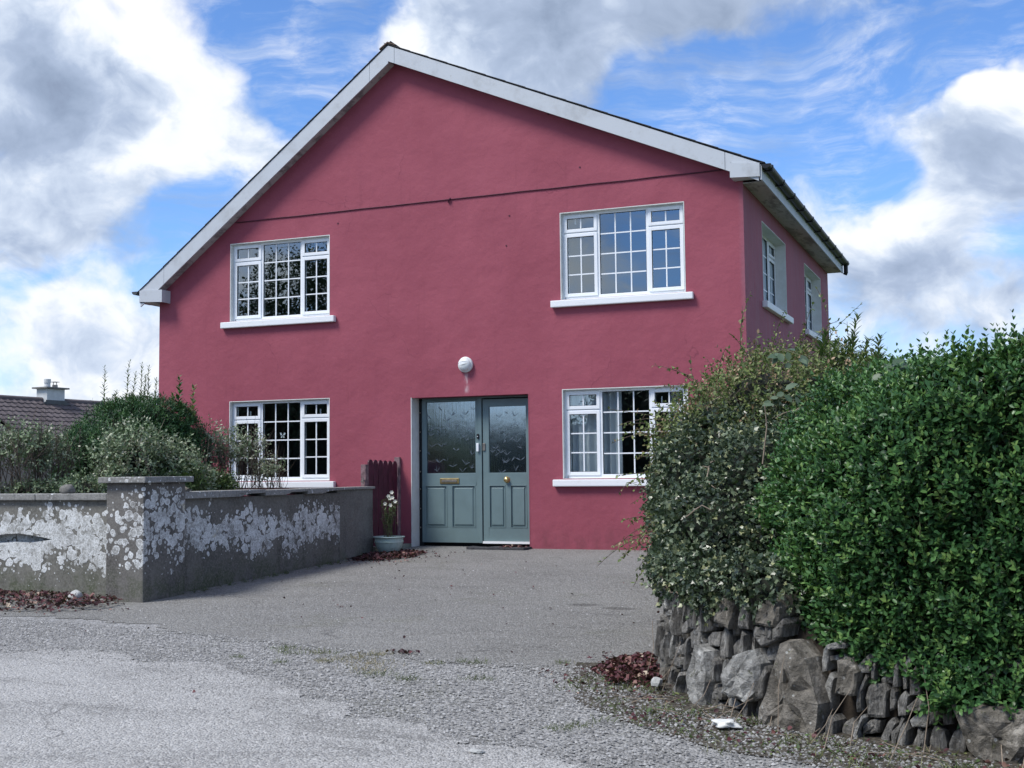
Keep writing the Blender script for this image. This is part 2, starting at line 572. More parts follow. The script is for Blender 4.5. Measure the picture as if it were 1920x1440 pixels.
foliage('privet_leaf', [(0, (0.015, 0.050, 0.018)), (0.4, (0.040, 0.115, 0.038)), (0.75, (0.10, 0.22, 0.065)), (1, (0.19, 0.31, 0.09))], 0.38, 0.18)
foliage('ivy_leaf', [(0, (0.022, 0.036, 0.023)), (0.4, (0.062, 0.092, 0.056)), (0.8, (0.16, 0.205, 0.125)), (1, (0.34, 0.36, 0.19))], 0.30, 0.12)
foliage('olive_leaf', [(0, (0.045, 0.070, 0.025)), (0.4, (0.115, 0.165, 0.048)), (0.82, (0.23, 0.285, 0.095)), (0.93, (0.27, 0.17, 0.10)), (1, (0.40, 0.28, 0.18))], 0.5, 0.2)
foliage('grey_leaf', [(0, (0.08, 0.125, 0.065)), (0.5, (0.21, 0.28, 0.16)), (0.85, (0.34, 0.39, 0.27)), (1, (0.50, 0.49, 0.39))], 0.5, 0.15)
foliage('cypress_leaf', [(0, (0.012, 0.045, 0.018)), (0.6, (0.032, 0.105, 0.034)), (1, (0.09, 0.19, 0.05))], 0.5, 0.1)
foliage('shoot_leaf', [(0, (0.05, 0.09, 0.035)), (0.6, (0.11, 0.17, 0.06)), (1, (0.22, 0.25, 0.10))], 0.45, 0.25)
foliage('bramble_leaf', [(0, (0.035, 0.075, 0.045)), (0.6, (0.08, 0.13, 0.075)), (1, (0.14, 0.19, 0.12))], 0.5, 0.15)
foliage('dead_leaf', [(0, (0.030, 0.010, 0.013)), (0.45, (0.075, 0.018, 0.026)), (0.75, (0.14, 0.045, 0.048)), (0.92, (0.26, 0.15, 0.12)), (1, (0.5, 0.42, 0.32))], 0.6, 0.08)
foliage('grass_blade', [(0, (0.06, 0.085, 0.03)), (0.5, (0.13, 0.16, 0.06)), (1, (0.34, 0.28, 0.17))], 0.6, 0.2)
foliage('far_leaf', [(0, (0.012, 0.028, 0.012)), (1, (0.05, 0.085, 0.035))], 0.6, 0.1)


# concrete with lichen discs
def lichen_mat(name, base0, base1, zlo, zhi, amount, clean=0.0):
    m, g = new_mat(name)
    p = g.pos()
    x_, y_, z_ = g.xyz(p)
    a = g.noise(p, 2.2, 7, 0.65)
    c = g.mix(g.rng(a, 0.3, 0.7), base0, base1)
    c = g.mix(g.m('MULTIPLY', g.rng(g.noise(g.sc(p, (3, 3, 0.5)), 2.5, 5), 0.5, 0.75), 0.6), c, tuple(v * 0.5 for v in base0))
    c = g.mix(g.m('MULTIPLY', g.m('MULTIPLY', g.rng(z_, -0.12, 0.22, 1, 0), g.rng(g.noise(p, 5, 5), 0.35, 0.65)), 0.7), c, (0.055, 0.075, 0.03))
    fine = g.noise(p, 45, 5, 0.7)
    c = g.mix(g.rng(fine, 0.35, 0.7), c, g.mix(0.5, c, tuple(v * 1.7 for v in base1)))
    if amount > 0:
        pj = g.vm('ADD', p, g.vm('SCALE', g.vm('SUBTRACT', g.noisec(p, 9, 4), (0.5, 0.5, 0.5)), scale=0.022))
        wv = g.noise(g.sc(p, (1, 1, 0.8)), 2.1, 5, 0.65)
        zc = (zlo + zhi) / 2
        hw = (zhi - zlo) / 2
        band = g.rng(g.m('ADD', g.m('DIVIDE', g.m('ABSOLUTE', g.m('SUBTRACT', z_, zc)), hw), g.m('MULTIPLY', g.m('SUBTRACT', wv, 0.5), -2.6)), 0.2, 1.25, 1, 0)
        rim = None
        rings = None
        for sc_, rmax, of in ((6.8, 0.48, 0.0), (9.0, 0.48, 3.7), (12.0, 0.45, 11.9), (21.0, 0.42, 7.1)):
            d = g.vor(g.vm('ADD', pj, (of, of * 0.7, of * 1.3)), sc_, 0.9).outputs[0]
            r_ = g.m('MULTIPLY', band, rmax * amount)
            e = g.m('SUBTRACT', r_, d)          # >0 inside a disc
            rim = e if rim is None else g.m('MAXIMUM', rim, e)
            rg = g.rng(g.m('ABSOLUTE', g.m('SUBTRACT', e, 0.035)), 0.0, 0.05, 1, 0)
            rings = rg if rings is None else g.m('MAXIMUM', rings, rg)
        edge = g.rng(rim, 0.0, 0.02)
        ring = g.m('MULTIPLY', rings, edge)
        body = g.m('MULTIPLY', edge, g.rng(g.m('ADD', g.noise(p, 30, 5, 0.7), g.m('MULTIPLY', g.m('SUBTRACT', g.noise(p, 3.5, 2), 0.5), 0.9)), 0.3, 0.68, 0.22, 1.0))
        lc = g.mix(g.rng(g.noise(p, 70, 4, 0.7), 0.35, 0.65), (0.42, 0.44, 0.43), (0.82, 0.84, 0.84))
        c = g.mix(body, c, lc)
        c = g.mix(g.m('MULTIPLY', ring, g.rng(g.noise(p, 14, 3), 0.35, 0.6, 0.15, 0.85)), c, (0.74, 0.77, 0.78))
        gold = g.m('MULTIPLY', edge, g.rng(g.noise(p, 3.1, 3), 0.66, 0.72))
        c = g.mix(g.m('MULTIPLY', gold, 0.35), c, (0.45, 0.36, 0.15))
        hh = g.m('ADD', g.m('MULTIPLY', fine, 0.6), g.m('MULTIPLY', edge, 0.5))
    else:
        hh = g.m('ADD', g.m('MULTIPLY', fine, 0.6), g.m('MULTIPLY', g.noise(p, 7, 6, 0.7), 1.5))
    finish(g, princ(g, c, 0.9, g.bump(hh, 0.5, 0.012), 0.2))
    return m


lichen_mat('lichen_wall', (0.115, 0.113, 0.10), (0.175, 0.172, 0.155), -0.02, 0.82, 1.08)
lichen_mat('lichen_pillar', (0.095, 0.09, 0.085), (0.155, 0.15, 0.14), 0.05, 1.05, 0.90)
lichen_mat('lichen_side', (0.095, 0.093, 0.085), (0.16, 0.155, 0.142), 0.08, 0.74, 1.06)
lichen_mat('plain_concrete', (0.11, 0.108, 0.10), (0.175, 0.172, 0.16), 0, 1, 0)
lichen_mat('coping_concrete', (0.15, 0.152, 0.145), (0.25, 0.25, 0.24), 0.7, 1.3, 0.42)


# ground surfaces
STAINS = [(0.81, -5.09), (1.20, -5.24)]
def asphalt(name, base, dark, light, chip, patch, fineamt=1.0, moss=0.0):
    m, g = new_mat(name)
    p = g.pos()
    big = g.noise(p, 0.45, 5, 0.6)
    mid = g.noise(g.sc(p, (0.55, 1.6, 1)), 1.25, 8, 0.70, 0.4)
    c = g.mix(g.rng(big, 0.35, 0.65), base, tuple(v * 1.18 for v in base))
    c = g.mix(g.m('MULTIPLY', g.rng(mid, 0.47, 0.70), patch * 0.8), c, dark)
    hair = g.vor(g.vm('ADD', p, g.vm('SCALE', g.noisec(p, 2.5, 4), scale=0.5)), 0.5, 1.0, 'DISTANCE_TO_EDGE').outputs[0]
    c = g.mix(g.m('MULTIPLY', g.m('MULTIPLY', g.rng(hair, 0.0, 0.010, 1, 0), g.rng(g.noise(p, 0.8, 3), 0.5, 0.6)), 0.6), c, tuple(v * 0.5 for v in dark))
    v1 = g.vor(p, chip, 1.0)
    g1 = g.n('ShaderNodeSeparateColor', {0: v1.outputs[1]}).outputs[0]
    v2 = g.vor(p, chip * 0.45, 1.0)
    g2 = g.n('ShaderNodeSeparateColor', {0: v2.outputs[1]}).outputs[0]
    c = g.mix(g.m('MULTIPLY', g.rng(g1, 0.55, 1.0), 0.75 * fineamt), c, light)
    c = g.mix(g.m('MULTIPLY', g.rng(g1, 0.4, 0.0), 0.7 * fineamt), c, dark)
    c = g.mix(g.m('MULTIPLY', g.rng(g2, 0.8, 1.0), 0.45 * fineamt), c, light)
    if name == 'driveway_tarmac':      # two small oil stains
        for (ox, oy, rx, ry) in ((STAINS[0][0], STAINS[0][1], 0.17, 0.10), (STAINS[1][0], STAINS[1][1], 0.20, 0.09)):
            dd_ = g.vm('LENGTH', g.vm('MULTIPLY', g.vm('SUBTRACT', g.vm('ADD', p, g.vm('SCALE', g.noisec(p, 6, 3), scale=0.12)), (ox + .06, oy + .06, 0)), (1 / rx, 1 / ry, 0)))
            c = g.mix(g.rng(dd_, 0.55, 1.1, 0.55, 0.0), c, (0.05, 0.048, 0.045))
    if moss:
        c = g.mix(g.m('MULTIPLY', g.rng(g.noise(p, 1.3, 6, 0.7), 0.55, 0.7), moss), c, (0.10, 0.105, 0.06))
    h = g.m('ADD', g.m('ADD', g.m('MULTIPLY', v1.outputs[0], -1.0), g.m('MULTIPLY', v2.outputs[0], -0.8)), g.m('MULTIPLY', g.noise(p, 3, 5), 0.6))
    finish(g, princ(g, c, 0.85, g.bump(h, 0.8, 0.012), 0.3))
    return m


asphalt('driveway_tarmac', (0.19, 0.188, 0.178), (0.105, 0.103, 0.098), (0.34, 0.34, 0.33), 75, 0.6, 0.75, 0.25)
asphalt('gravel_verge', (0.25, 0.249, 0.243), (0.13, 0.129, 0.126), (0.42, 0.42, 0.42), 60, 0.7, 0.85, 0.35)
asphalt('road_tarmac', (0.33, 0.327, 0.318), (0.16, 0.158, 0.152), (0.56, 0.56, 0.55), 80, 1.0, 0.7)
asphalt('garden_soil', (0.055, 0.048, 0.038), (0.020, 0.017, 0.013), (0.15, 0.135, 0.11), 48, 0.6, 0.6, 0.4)
m, g = new_mat('gravel_chip')
t = g.n('ShaderNodeAttribute', attribute_name='tone').outputs['Fac']
finish(g, princ(g, g.ramp(t, [(0, (0.10, 0.10, 0.10)), (0.5, (0.22, 0.22, 0.216)), (0.85, (0.36, 0.36, 0.355)), (1, (0.6, 0.6, 0.6))]), 0.8))
m, g = new_mat('field_grass')
p = g.pos()
c = g.mix(g.rng(g.noise(p, 0.3, 8, 0.7), 0.35, 0.65), (0.035, 0.065, 0.02), (0.09, 0.12, 0.045))
finish(g, princ(g, c, 0.9, g.bump(g.noise(p, 8, 6), 0.6, 0.1)))


def stone_mat(name, dark, mid, light, lam):
    m, g = new_mat(name)
    p = g.pos()
    oi = g.n('ShaderNodeObjectInfo').outputs['Random']
    q = g.vm('ADD', p, g.n('ShaderNodeCombineXYZ', {0: g.m('MULTIPLY', oi, 17.0), 1: g.m('MULTIPLY', oi, 9.0), 2: 0.0}).outputs[0])
    a = g.noise(g.sc(q, lam), 7, 8, 0.7)
    c = g.mix(g.rng(a, 0.3, 0.62), dark, mid)
    c = g.mix(g.rng(g.noise(q, 6, 7, 0.72), 0.50, 0.66), c, light)
    c = g.mix(g.m('MULTIPLY', oi, 0.35), c, tuple(v * 0.55 for v in mid))
    c = g.mix(g.m('MULTIPLY', g.rng(g.noise(q, 15, 5, 0.7), 0.62, 0.7), 0.8), c, (0.10, 0.11, 0.05))
    d = g.vor(q, 17, 1.0).outputs[0]
    c = g.mix(g.m('MULTIPLY', g.rng(d, 0.12, 0.16, 1, 0), 0.6), c, (0.55, 0.57, 0.55))
    h = g.m('ADD', g.noise(g.sc(q, lam), 14, 8, 0.72), g.m('MULTIPLY', g.noise(q, 60, 4, 0.7), 0.4))
    c = g.mix(g.rng(g.noise(g.sc(q, lam), 16, 6, 0.75), 0.40, 0.56, 0.55, 0.0), c, tuple(v * 0.45 for v in dark))
    finish(g, princ(g, c, 0.88, g.bump(h, 1.0, 0.035), 0.25))
    return m


stone_mat('slate_stone', (0.115, 0.112, 0.105), (0.30, 0.292, 0.272), (0.52, 0.51, 0.48), (3.5, 3.5, 0.7))
stone_mat('pale_boulder', (0.20, 0.20, 0.19), (0.44, 0.44, 0.42), (0.70, 0.70, 0.67), (1, 1, 1))
stone_mat('brown_boulder', (0.13, 0.12, 0.10), (0.28, 0.26, 0.225), (0.50, 0.47, 0.42), (1, 1, 1))
M = MATS

# ================================================================== SETTING
def frac_edge(pts, amp, seed, n=14):
    """densify a polyline with a ragged offset"""
    rs = np.random.RandomState(seed)
    out = []
    for a, b in zip(pts[:-1], pts[1:]):
        a = np.array(a, float)
        b = np.array(b, float)
        d = b - a
        nn = np.array([-d[1], d[0]]) / max(1e-6, np.linalg.norm(d))
        k = max(2, int(n * min(1.0, np.linalg.norm(d))))
        for i in range(k):
            t = i / k
            q = a + d * t
            o = amp * (mnoise.noise(Vector((q[0] * 2.3 + seed, q[1] * 2.3, 0))) + 0.6 * mnoise.noise(Vector((q[0] * 9 + seed, q[1] * 9, 3))))
            out.append(tuple(q + nn * o))
    out.append(tuple(pts[-1]))
    return out


def sheet(name, pts, dz, mat):
    """flat sheet over the sloping ground, split where the slope changes"""
    bm = bmesh.new()
    f = bm.faces.new([bm.verts.new((x, y, 0)) for x, y in pts])
    for yy in (-16.0, 0.0):
        bmesh.ops.bisect_plane(bm, geom=bm.verts[:] + bm.edges[:] + bm.faces[:], plane_co=(0, yy, 0), plane_no=(0, 1, 0))
    bmesh.ops.triangulate(bm, faces=bm.faces[:])
    for v in bm.verts:
        v.co.z = float(gz(v.co.x, v.co.y)) + dz
    bmesh.ops.recalc_face_normals(bm, faces=bm.faces[:])
    if sum(f.normal.z for f in bm.faces) < 0:
        bmesh.ops.reverse_faces(bm, faces=bm.faces[:])
    me = bpy.data.meshes.new(name)
    bm.to_mesh(me)
    bm.free()
    me.materials.append(mat)
    o = bpy.data.objects.new(name, me)
    COL.objects.link(o)
    return tag(o, kind='structure')


sheet('ground', [(-400, -400), (400, -400), (400, 400), (-400, 400)], -0.02, M['field_grass'])
sheet('garden_bed', [(-14, -5.6), (-3.6, -5.6), (-3.6, 0.3), (-7.9, 0.3), (-7.9, 9), (-14, 9)], -0.010, M['garden_soil'])
DRIVE_EDGE = [(-14, -7.1), (-5.6, -7.0), (-4.26, -6.95), (-3.0, -6.98), (-1.73, -7.45), (-1.07, -7.57), (-0.04, -7.85), (0.84, -7.98), (1.84, -8.09), (2.6, -8.0)]
sheet('driveway', frac_edge(DRIVE_EDGE, 0.20, 3, 22) + [(2.6, 0.4), (-3.6, 0.4), (-3.6, -5.4), (-14, -5.4)], -0.004, M['driveway_tarmac'])
sheet('gravel_verge', [(-14, -6.7), (-3, -6.7), (0.8, -7.7), (2.0, -7.3), (3.0, -8.5), (3.4, -8.8), (9, -10), (14, -10.4), (14, -13.0), (4, -12.0), (-3, -9.6), (-14, -10)], -0.008, M['gravel_verge'])
ROAD_EDGE = [(-60, -8.75), (-14, -8.65), (-2.67, -8.49), (-1.78, -8.36), (-0.67, -8.60), (0.38, -9.15), (1.09, -9.57), (1.75, -9.93), (2.25, -10.15), (3.2, -10.55), (5, -10.9), (14, -11.3), (60, -11.6)]
sheet('road', frac_edge(ROAD_EDGE, 0.20, 11, 22) + [(60, -19.5), (-60, -19.5)], 0.0, M['road_tarmac'])
# ================================================================== HOUSE
XL, XR, YB = -7.92, 1.33, 8.0
AP = (-3.75, 7.13)          # apex of the gable wall
ZL, ZR = 3.92, 4.90
WT_, WB_, LT_, LB_ = 4.590, 3.385, 2.157, 0.945
XA, XB, XC_, XD = -6.595, -4.84, -1.20, 0.545
DX0, DX1, DT = -3.50, -1.69, 2.12
house = thing('house', (-3.3, 0, 0), 'two storey dark pink rendered gable house with white windows and a blue-grey double door', 'house')


def holes_wall(mb, outer, holes, fn):
    loops = [[Vector((a, b, 0)) for a, b in outer]] + [[Vector((a, b, 0)) for a, b in h_] for h_ in holes]
    flat = [p for l in loops for p in l]
    for t in tessellate_polygon(loops):
        tri = [flat[i] for i in t]
        n_ = (tri[1] - tri[0]).cross(tri[2] - tri[0])
        if n_.z < 0:
            tri = tri[::-1]
        mb.poly([fn(p.x, p.y) for p in tri])


def rect(x0, x1, z0, z1):
    return [(x0, z0), (x1, z0), (x1, z1), (x0, z1)]


mb = MB()
outer = [(XL, -0.35), (XR, -0.35), (XR, ZR), AP, (XL, ZL)]
hs = [rect(XA, XB, WB_, WT_), rect(XA, XB, LB_, LT_), rect(XC_, XD, WB_, WT_), rect(XC_, XD, LB_, LT_), rect(DX0, DX1, -0.2, DT)]
holes_wall(mb, outer, hs, lambda a, b: (a, 0, b))
mb.build('wall', M['pink_render'], house)
SIDE = [(1.27, 3.22), (5.08, 7.0)]
ST, SB = 4.50, 3.38
mb = MB()
holes_wall(mb, [(0, -0.35), (YB, -0.35), (YB, ZR - 0.02), (0, ZR - 0.02)], [rect(a, b, SB, ST) for a, b in SIDE], lambda a, b: (XR, a, b))
mb.build('wall', M['pink_render'], house)['label'] = 'paler weathered side wall with streaked paint'
mb = MB()
mb.poly([(XL, 0, -0.35), (XL, 0, ZL), (XL, YB, ZL), (XL, YB, -0.35)])
mb.poly([(XL, YB, -0.35), (XL, YB, ZL), (AP[0], YB, AP[1]), (XR, YB, ZR), (XR, YB, -0.35)])
mb.build('wall', M['pink_render'], house)
# thin dark string line across the gable
mb = MB()
pts = []
for t in np.linspace(0, 1, 60):
    x = -6.50 + t * (1.17 + 6.50)
    pts.append((x, -0.008, 4.915 + 0.045 * t + 0.006 * mnoise.noise(Vector((x * 2, 0, 0)))))
mb.tube(pts, 0.009, 6)
mb.tube([(-2.88, -0.012, 4.89), (-2.87, -0.03, 4.93), (-2.85, -0.012, 4.95)], 0.014, 6)
mb.build('cable', M['burgundy_wood'], house)
# small marks on the render
for x, z in ((-1.95, 4.62), (-2.0, 4.2), (-4.7, 4.75), (-1.35, 6.0), (-0.9, 5.2)):
    mb = MB()
    mb.lathe([(0, -0.006), (0.012, -0.006), (0.014, 0.0)], (0, 0, 0), 8, fr=lambda a, b, c, x=x, z=z: (x + a, c, z + b))
    mb.build('wall_plug', M['burgundy_wood'], house)


class Frame:
    def __init__(s, O, U, N, flip=False):
        s.O, s.U, s.N = Vector(O), Vector(U), Vector(N)
        s.flip = s.U.cross(s.N).z < 0          # keep outward faces when the axes are mirrored

    def __call__(s, u, w, v):
        p = s.O + s.U * u + s.N * w
        return (p.x, p.y, p.z + v)


def window(fr, W, H, depth, vents=(True, True), tiltr=0.0, sill=(0.13, 0.11), reveal='white_reveal', lean=1.0):
    """casement window; local axes: u along the wall, w outwards, v up; glass plane at w = -depth"""
    mb = MB()
    fw = 0.045
    d0, d1 = -depth - 0.055, -depth
    m1, m2 = W * 0.300, W * 0.700
    mw = 0.045
    B = lambda m_, u0, u1, v0, v1, w0=d0, w1=d1: m_.box((u0, w0, v0), (u1, w1, v1), fr)
    B(mb, 0, fw, 0, H)
    B(mb, W - fw, W, 0, H)
    B(mb, fw, W - fw, 0, fw + 0.01)
    B(mb, fw, W - fw, H - fw, H)
    B(mb, m1 - mw / 2, m1 + mw / 2, fw + 0.01, H - fw)
    B(mb, m2 - mw / 2, m2 + mw / 2, fw + 0.01, H - fw)
    tz = H * 0.765
    for a, b in ((fw, m1 - mw / 2), (m2 + mw / 2, W - fw)):
        B(mb, a, b, tz - 0.022, tz + 0.022)
    win = mb.build('window', M['white_upvc'], house, bevel=0.004)
    # plastered reveal: sheets standing 2 mm off the wall core
    mb = MB()
    t = 0.02
    mb.box((-0.002, d0 - 0.05, -0.0), (t - 0.012, 0.0025, H), fr)
    mb.box((W - t + 0.012, d0 - 0.05, 0), (W + 0.002, 0.0025, H), fr)
    mb.box((-0.001, d0 - 0.05, H - 0.008), (W + 0.001, 0.002, H + 0.002), fr)
    mb.box((0.0, d0 - 0.05, -0.02), (W, -0.002, 0.004), fr)
    mb.build('window_reveal', M[reveal], win)
    # sill
    mb = MB()
    mb.box((-sill[0], -0.0, -0.105), (W + sill[1], 0.075, -0.012), fr)
    mb.build('sill', M['white_sill'], win, bevel=0.012)

    def pane_grid(u0, u1, v0, v1, nu, nv, w):
        bar = 0.0085
        gb = MB()
        for i in range(1, nu):
            c_ = u0 + (u1 - u0) * i / nu
            gb.box((c_ - bar, w - 0.006, v0), (c_ + bar, w + 0.006, v1), fr)
        for j in range(1, nv):
            c_ = v0 + (v1 - v0) * j / nv
            gb.box((u0, w - 0.005, c_ - bar), (u1, w + 0.005, c_ + bar), fr)
        gb.build('glazing_bar', M['white_upvc'], win)
        for i in range(nu):
            for j in range(nv):
                q = MB()
                a0 = u0 + (u1 - u0) * i / nu + (bar * 0.8 if i else 0)
                a1 = u0 + (u1 - u0) * (i + 1) / nu - (bar * 0.8 if i < nu - 1 else 0)
                b0 = v0 + (v1 - v0) * j / nv + (bar * 0.8 if j else 0)
                b1 = v0 + (v1 - v0) * (j + 1) / nv - (bar * 0.8 if j < nv - 1 else 0)
                q.poly([fr(a0, w, b0), fr(a1, w, b0), fr(a1, w, b1), fr(a0, w, b1)])
                q.build('pane', M['window_glass'], win)

    def sash(u0, u1, v0, v1, nu, nv):
        s_ = 0.046
        w1, w0 = d1 + 0.014, d1 - 0.045
        mb = MB()
        u0 -= 0.012
        u1 += 0.012
        v0 -= 0.012
        v1 += 0.012
        mb.box((u0, w0, v0), (u0 + s_, w1, v1), fr)
        mb.box((u1 - s_, w0, v0), (u1, w1, v1), fr)
        mb.box((u0 + s_, w0, v0), (u1 - s_, w1, v0 + s_), fr)
        mb.box((u0 + s_, w0, v1 - s_), (u1 - s_, w1, v1), fr)
        mb.build('sash', M['white_upvc'], win, bevel=0.005)
        # black gasket line round the glass
        gk = MB()
        e = 0.005
        a, b, c_, d_ = u0 + s_, u1 - s_, v0 + s_, v1 - s_
        for q in (((a, b), (c_, c_ + e)), ((a, b), (d_ - e, d_)), ((a, a + e), (c_ + e, d_ - e)), ((b - e, b), (c_ + e, d_ - e))):
            gk.box((q[0][0], w1 - 0.022, q[1][0]), (q[0][1], w1 - 0.012, q[1][1]), fr)
        gk.build('gasket', M['dark_gap'], win)
        pane_grid(a, b, c_, d_, nu, nv, w1 - 0.024)

    fb = fw + 0.01
    for a, b in ((fw, m1 - mw / 2), (m2 + mw / 2, W - fw)):
        sash(a, b, fb, tz - 0.022, 2, 3)
        sash(a, b, tz + 0.022, H - fw, 2, 1)
    # fixed centre light
    a, b, c_, d_ = m1 + mw / 2, m2 - mw / 2, fb, H - fw
    gk = MB()
    e = 0.005
    for q in (((a, b), (c_, c_ + e)), ((a, b), (d_ - e, d_)), ((a, a + e), (c_ + e, d_ - e)), ((b - e, b), (c_ + e, d_ - e))):
        gk.box((q[0][0], d1 - 0.016, q[1][0]), (q[0][1], d1 - 0.006, q[1][1]), fr)
    gk.build('gasket', M['dark_gap'], win)
    pane_grid(a, b, c_, d_, 3, 4, d1 - 0.018)
    return win


def ff(x, z):
    return Frame((x, 0, z), (1, 0, 0), (0, -1, 0))


def fs(y, z):
    return Frame((XR, y, z), (0, 1, 0), (1, 0, 0))


win_ul = window(ff(XA, WB_), XB - XA, WT_ - WB_, 0.075)
win_ll = window(ff(XA, LB_), XB - XA, LT_ - LB_, 0.075)
win_ur = window(ff(XC_, WB_), XD - XC_, WT_ - WB_, 0.075)
win_lr = window(ff(XC_, LB_), XD - XC_, LT_ - LB_, 0.075)
for a, b in SIDE:
    window(fs(a, SB), b - a, ST - SB, 0.17, sill=(0.10, 0.16))
for o_, t_ in ((win_ul, 'upper left window reflecting tree branches'), (win_ll, 'lower left window, dark inside'), (win_ur, 'upper right window reflecting grey cloud'), (win_lr, 'lower right window with pale net curtains')):
    o_['label'] = t_

# window handles and hinge stays seen as small white marks
mb = MB()
for x, z in ((XC_ + 0.165, WB_ + 1.06), (XD - 0.40, LB_ + 1.0), (XA + 0.27, LB_ + 0.98), (XB - 0.25, LB_ + 0.98)):
    mb.box((x, 0.145, z), (x + 0.016, 0.165, z + 0.085))
mb.build('window_handle', M['white_upvc'], house, bevel=0.003)

# interior
mb = MB()
yb = 3.6
mb.poly([(XL + 0.02, yb, -0.02), (XR - 0.02, yb, -0.02), (XR - 0.02, yb, 4.78), (-6.65, yb, 4.78), (XL + 0.02, yb, 3.8)])
for x in (-4.3, -1.45):
    mb.box((x, 0.3, 0), (x + 0.1, yb - 0.01, 2.44))
mb.box((-2.9, 0.3, 2.66), (-2.8, yb - 0.01, 4.77))
mb.box((XL + 0.02, 0.30, 2.45), (XR - 0.05, yb - 0.01, 2.65))
mb.poly([(-6.6, 0.02, 4.78), (XR - 0.02, 0.02, 4.78), (XR - 0.02, YB - .05, 4.78), (-6.6, YB - .05, 4.78)])
mb.build('room_wall', M['room_wall'], house)
mb = MB()
mb.poly([(XL + 0.02, 0.30, 0.02), (XR - 0.02, 0.30, 0.02), (XR - 0.02, yb, 0.02), (XL + 0.02, yb, 0.02)])
mb.build('room_floor', M['room_floor'], house)


def curtain(x0, x1, z0, z1, y, name='curtain', waves=8, amp=0.03):
    mb = MB()
    n = 90
    for i in range(n):
        ps = []
        for t in (i / n, (i + 1) / n):
            x = x0 + (x1 - x0) * t
            yy = y + amp * math.sin(t * waves * 2 * math.pi + 1.2 * math.sin(t * 9)) + 0.3 * amp * math.sin(t * 61)
            ps.append((x, yy))
        mb.poly([(ps[0][0], ps[0][1], z0), (ps[1][0], ps[1][1], z0), (ps[1][0] * 1.0, ps[1][1], z1), (ps[0][0], ps[0][1], z1)])
    return mb.build(name, M['curtain'], house, smooth=True)


curtain(XC_ + 0.02, XC_ + 0.78, LB_ - 0.1, LT_ + 0.05, 0.20, waves=7)
curtain(XD - 0.30, XD + 0.0, LB_ - 0.1, LT_ + 0.05, 0.20, waves=4)
# pale chair back and white butterfly decoration seen through the lower left window
mb = MB()
mb.prism([(-5.02 + 0.13 * math.cos(t), 1.18 + 0.2 * math.sin(t)) for t in np.linspace(0, 2 * math.pi, 20)[:-1]], lambda p: (p[0], 0.62, p[1]), lambda p: (p[0], 0.66, p[1]))
mb.box((-5.12, 0.62, 0.1), (-4.9, 0.66, 1.05))
mb.build('chair_back', M['curtain'], house)
mb = MB()
for sx_ in (-1, 1):
    for (a, b, c_, d_) in ((0.0, 0.0, 0.05, 0.045), (0.0, 0.0, 0.035, -0.03)):
        mb.poly([(-5.72, 0.115, 1.62), (-5.72 + sx_ * c_ * .5, 0.115, 1.62 + d_ * 1.1), (-5.72 + sx_ * c_, 0.115, 1.62 + d_), (-5.72 + sx_ * c_ * .8, 0.115, 1.62 + d_ * .3)])
mb.build('butterfly_sticker', M['white_paper'], house)

# ---- doors
DY = 0.22
mb = MB()
mb.box((DX0 - 0.002, -0.003, -0.02), (DX0 + 0.008, DY + 0.1, DT))
mb.build('door_reveal', M['white_reveal'], house)
mb = MB()
mb.box((DX0 + 0.008, -0.0005, DT - 0.006), (DX1 + 0.002, DY + 0.1, DT + 0.002))
mb.box((DX1 - 0.008, -0.0025, -0.2), (DX1 + 0.002, DY + 0.1, DT - 0.006))
mb.build('door_reveal', M['pink_render'], house)
mb = MB()
mb.box((DX0 + 0.008, DY + 0.02, -0.01), (DX0 + 0.075, DY + 0.09, DT - 0.01))
mb.box((DX0 + 0.075, DY + 0.085, -0.02), (DX1, DY + 0.10, DT - 0.01))
mb.build('dark_gap', M['dark_gap'], house)
mb = MB()
mb.box((DX0 + 0.075, DY - 0.015, 2.088), (DX1 - 0.008, DY + 0.07, 2.112))
mb.box((-2.548, DY - 0.015, 0.05), (-2.492, DY + 0.07, 2.088))
mb.box((-1.765, DY - 0.015, 0.03), (DX1 - 0.008, DY + 0.07, 2.088))
mb.build('door_frame', M['door_paint'], house, bevel=0.004)
mb = MB()
mb.box((-2.48, DY - 0.03, 0.045), (-1.70, DY + 0.05, 0.075))
mb.build('threshold', M['white_sill'], house)


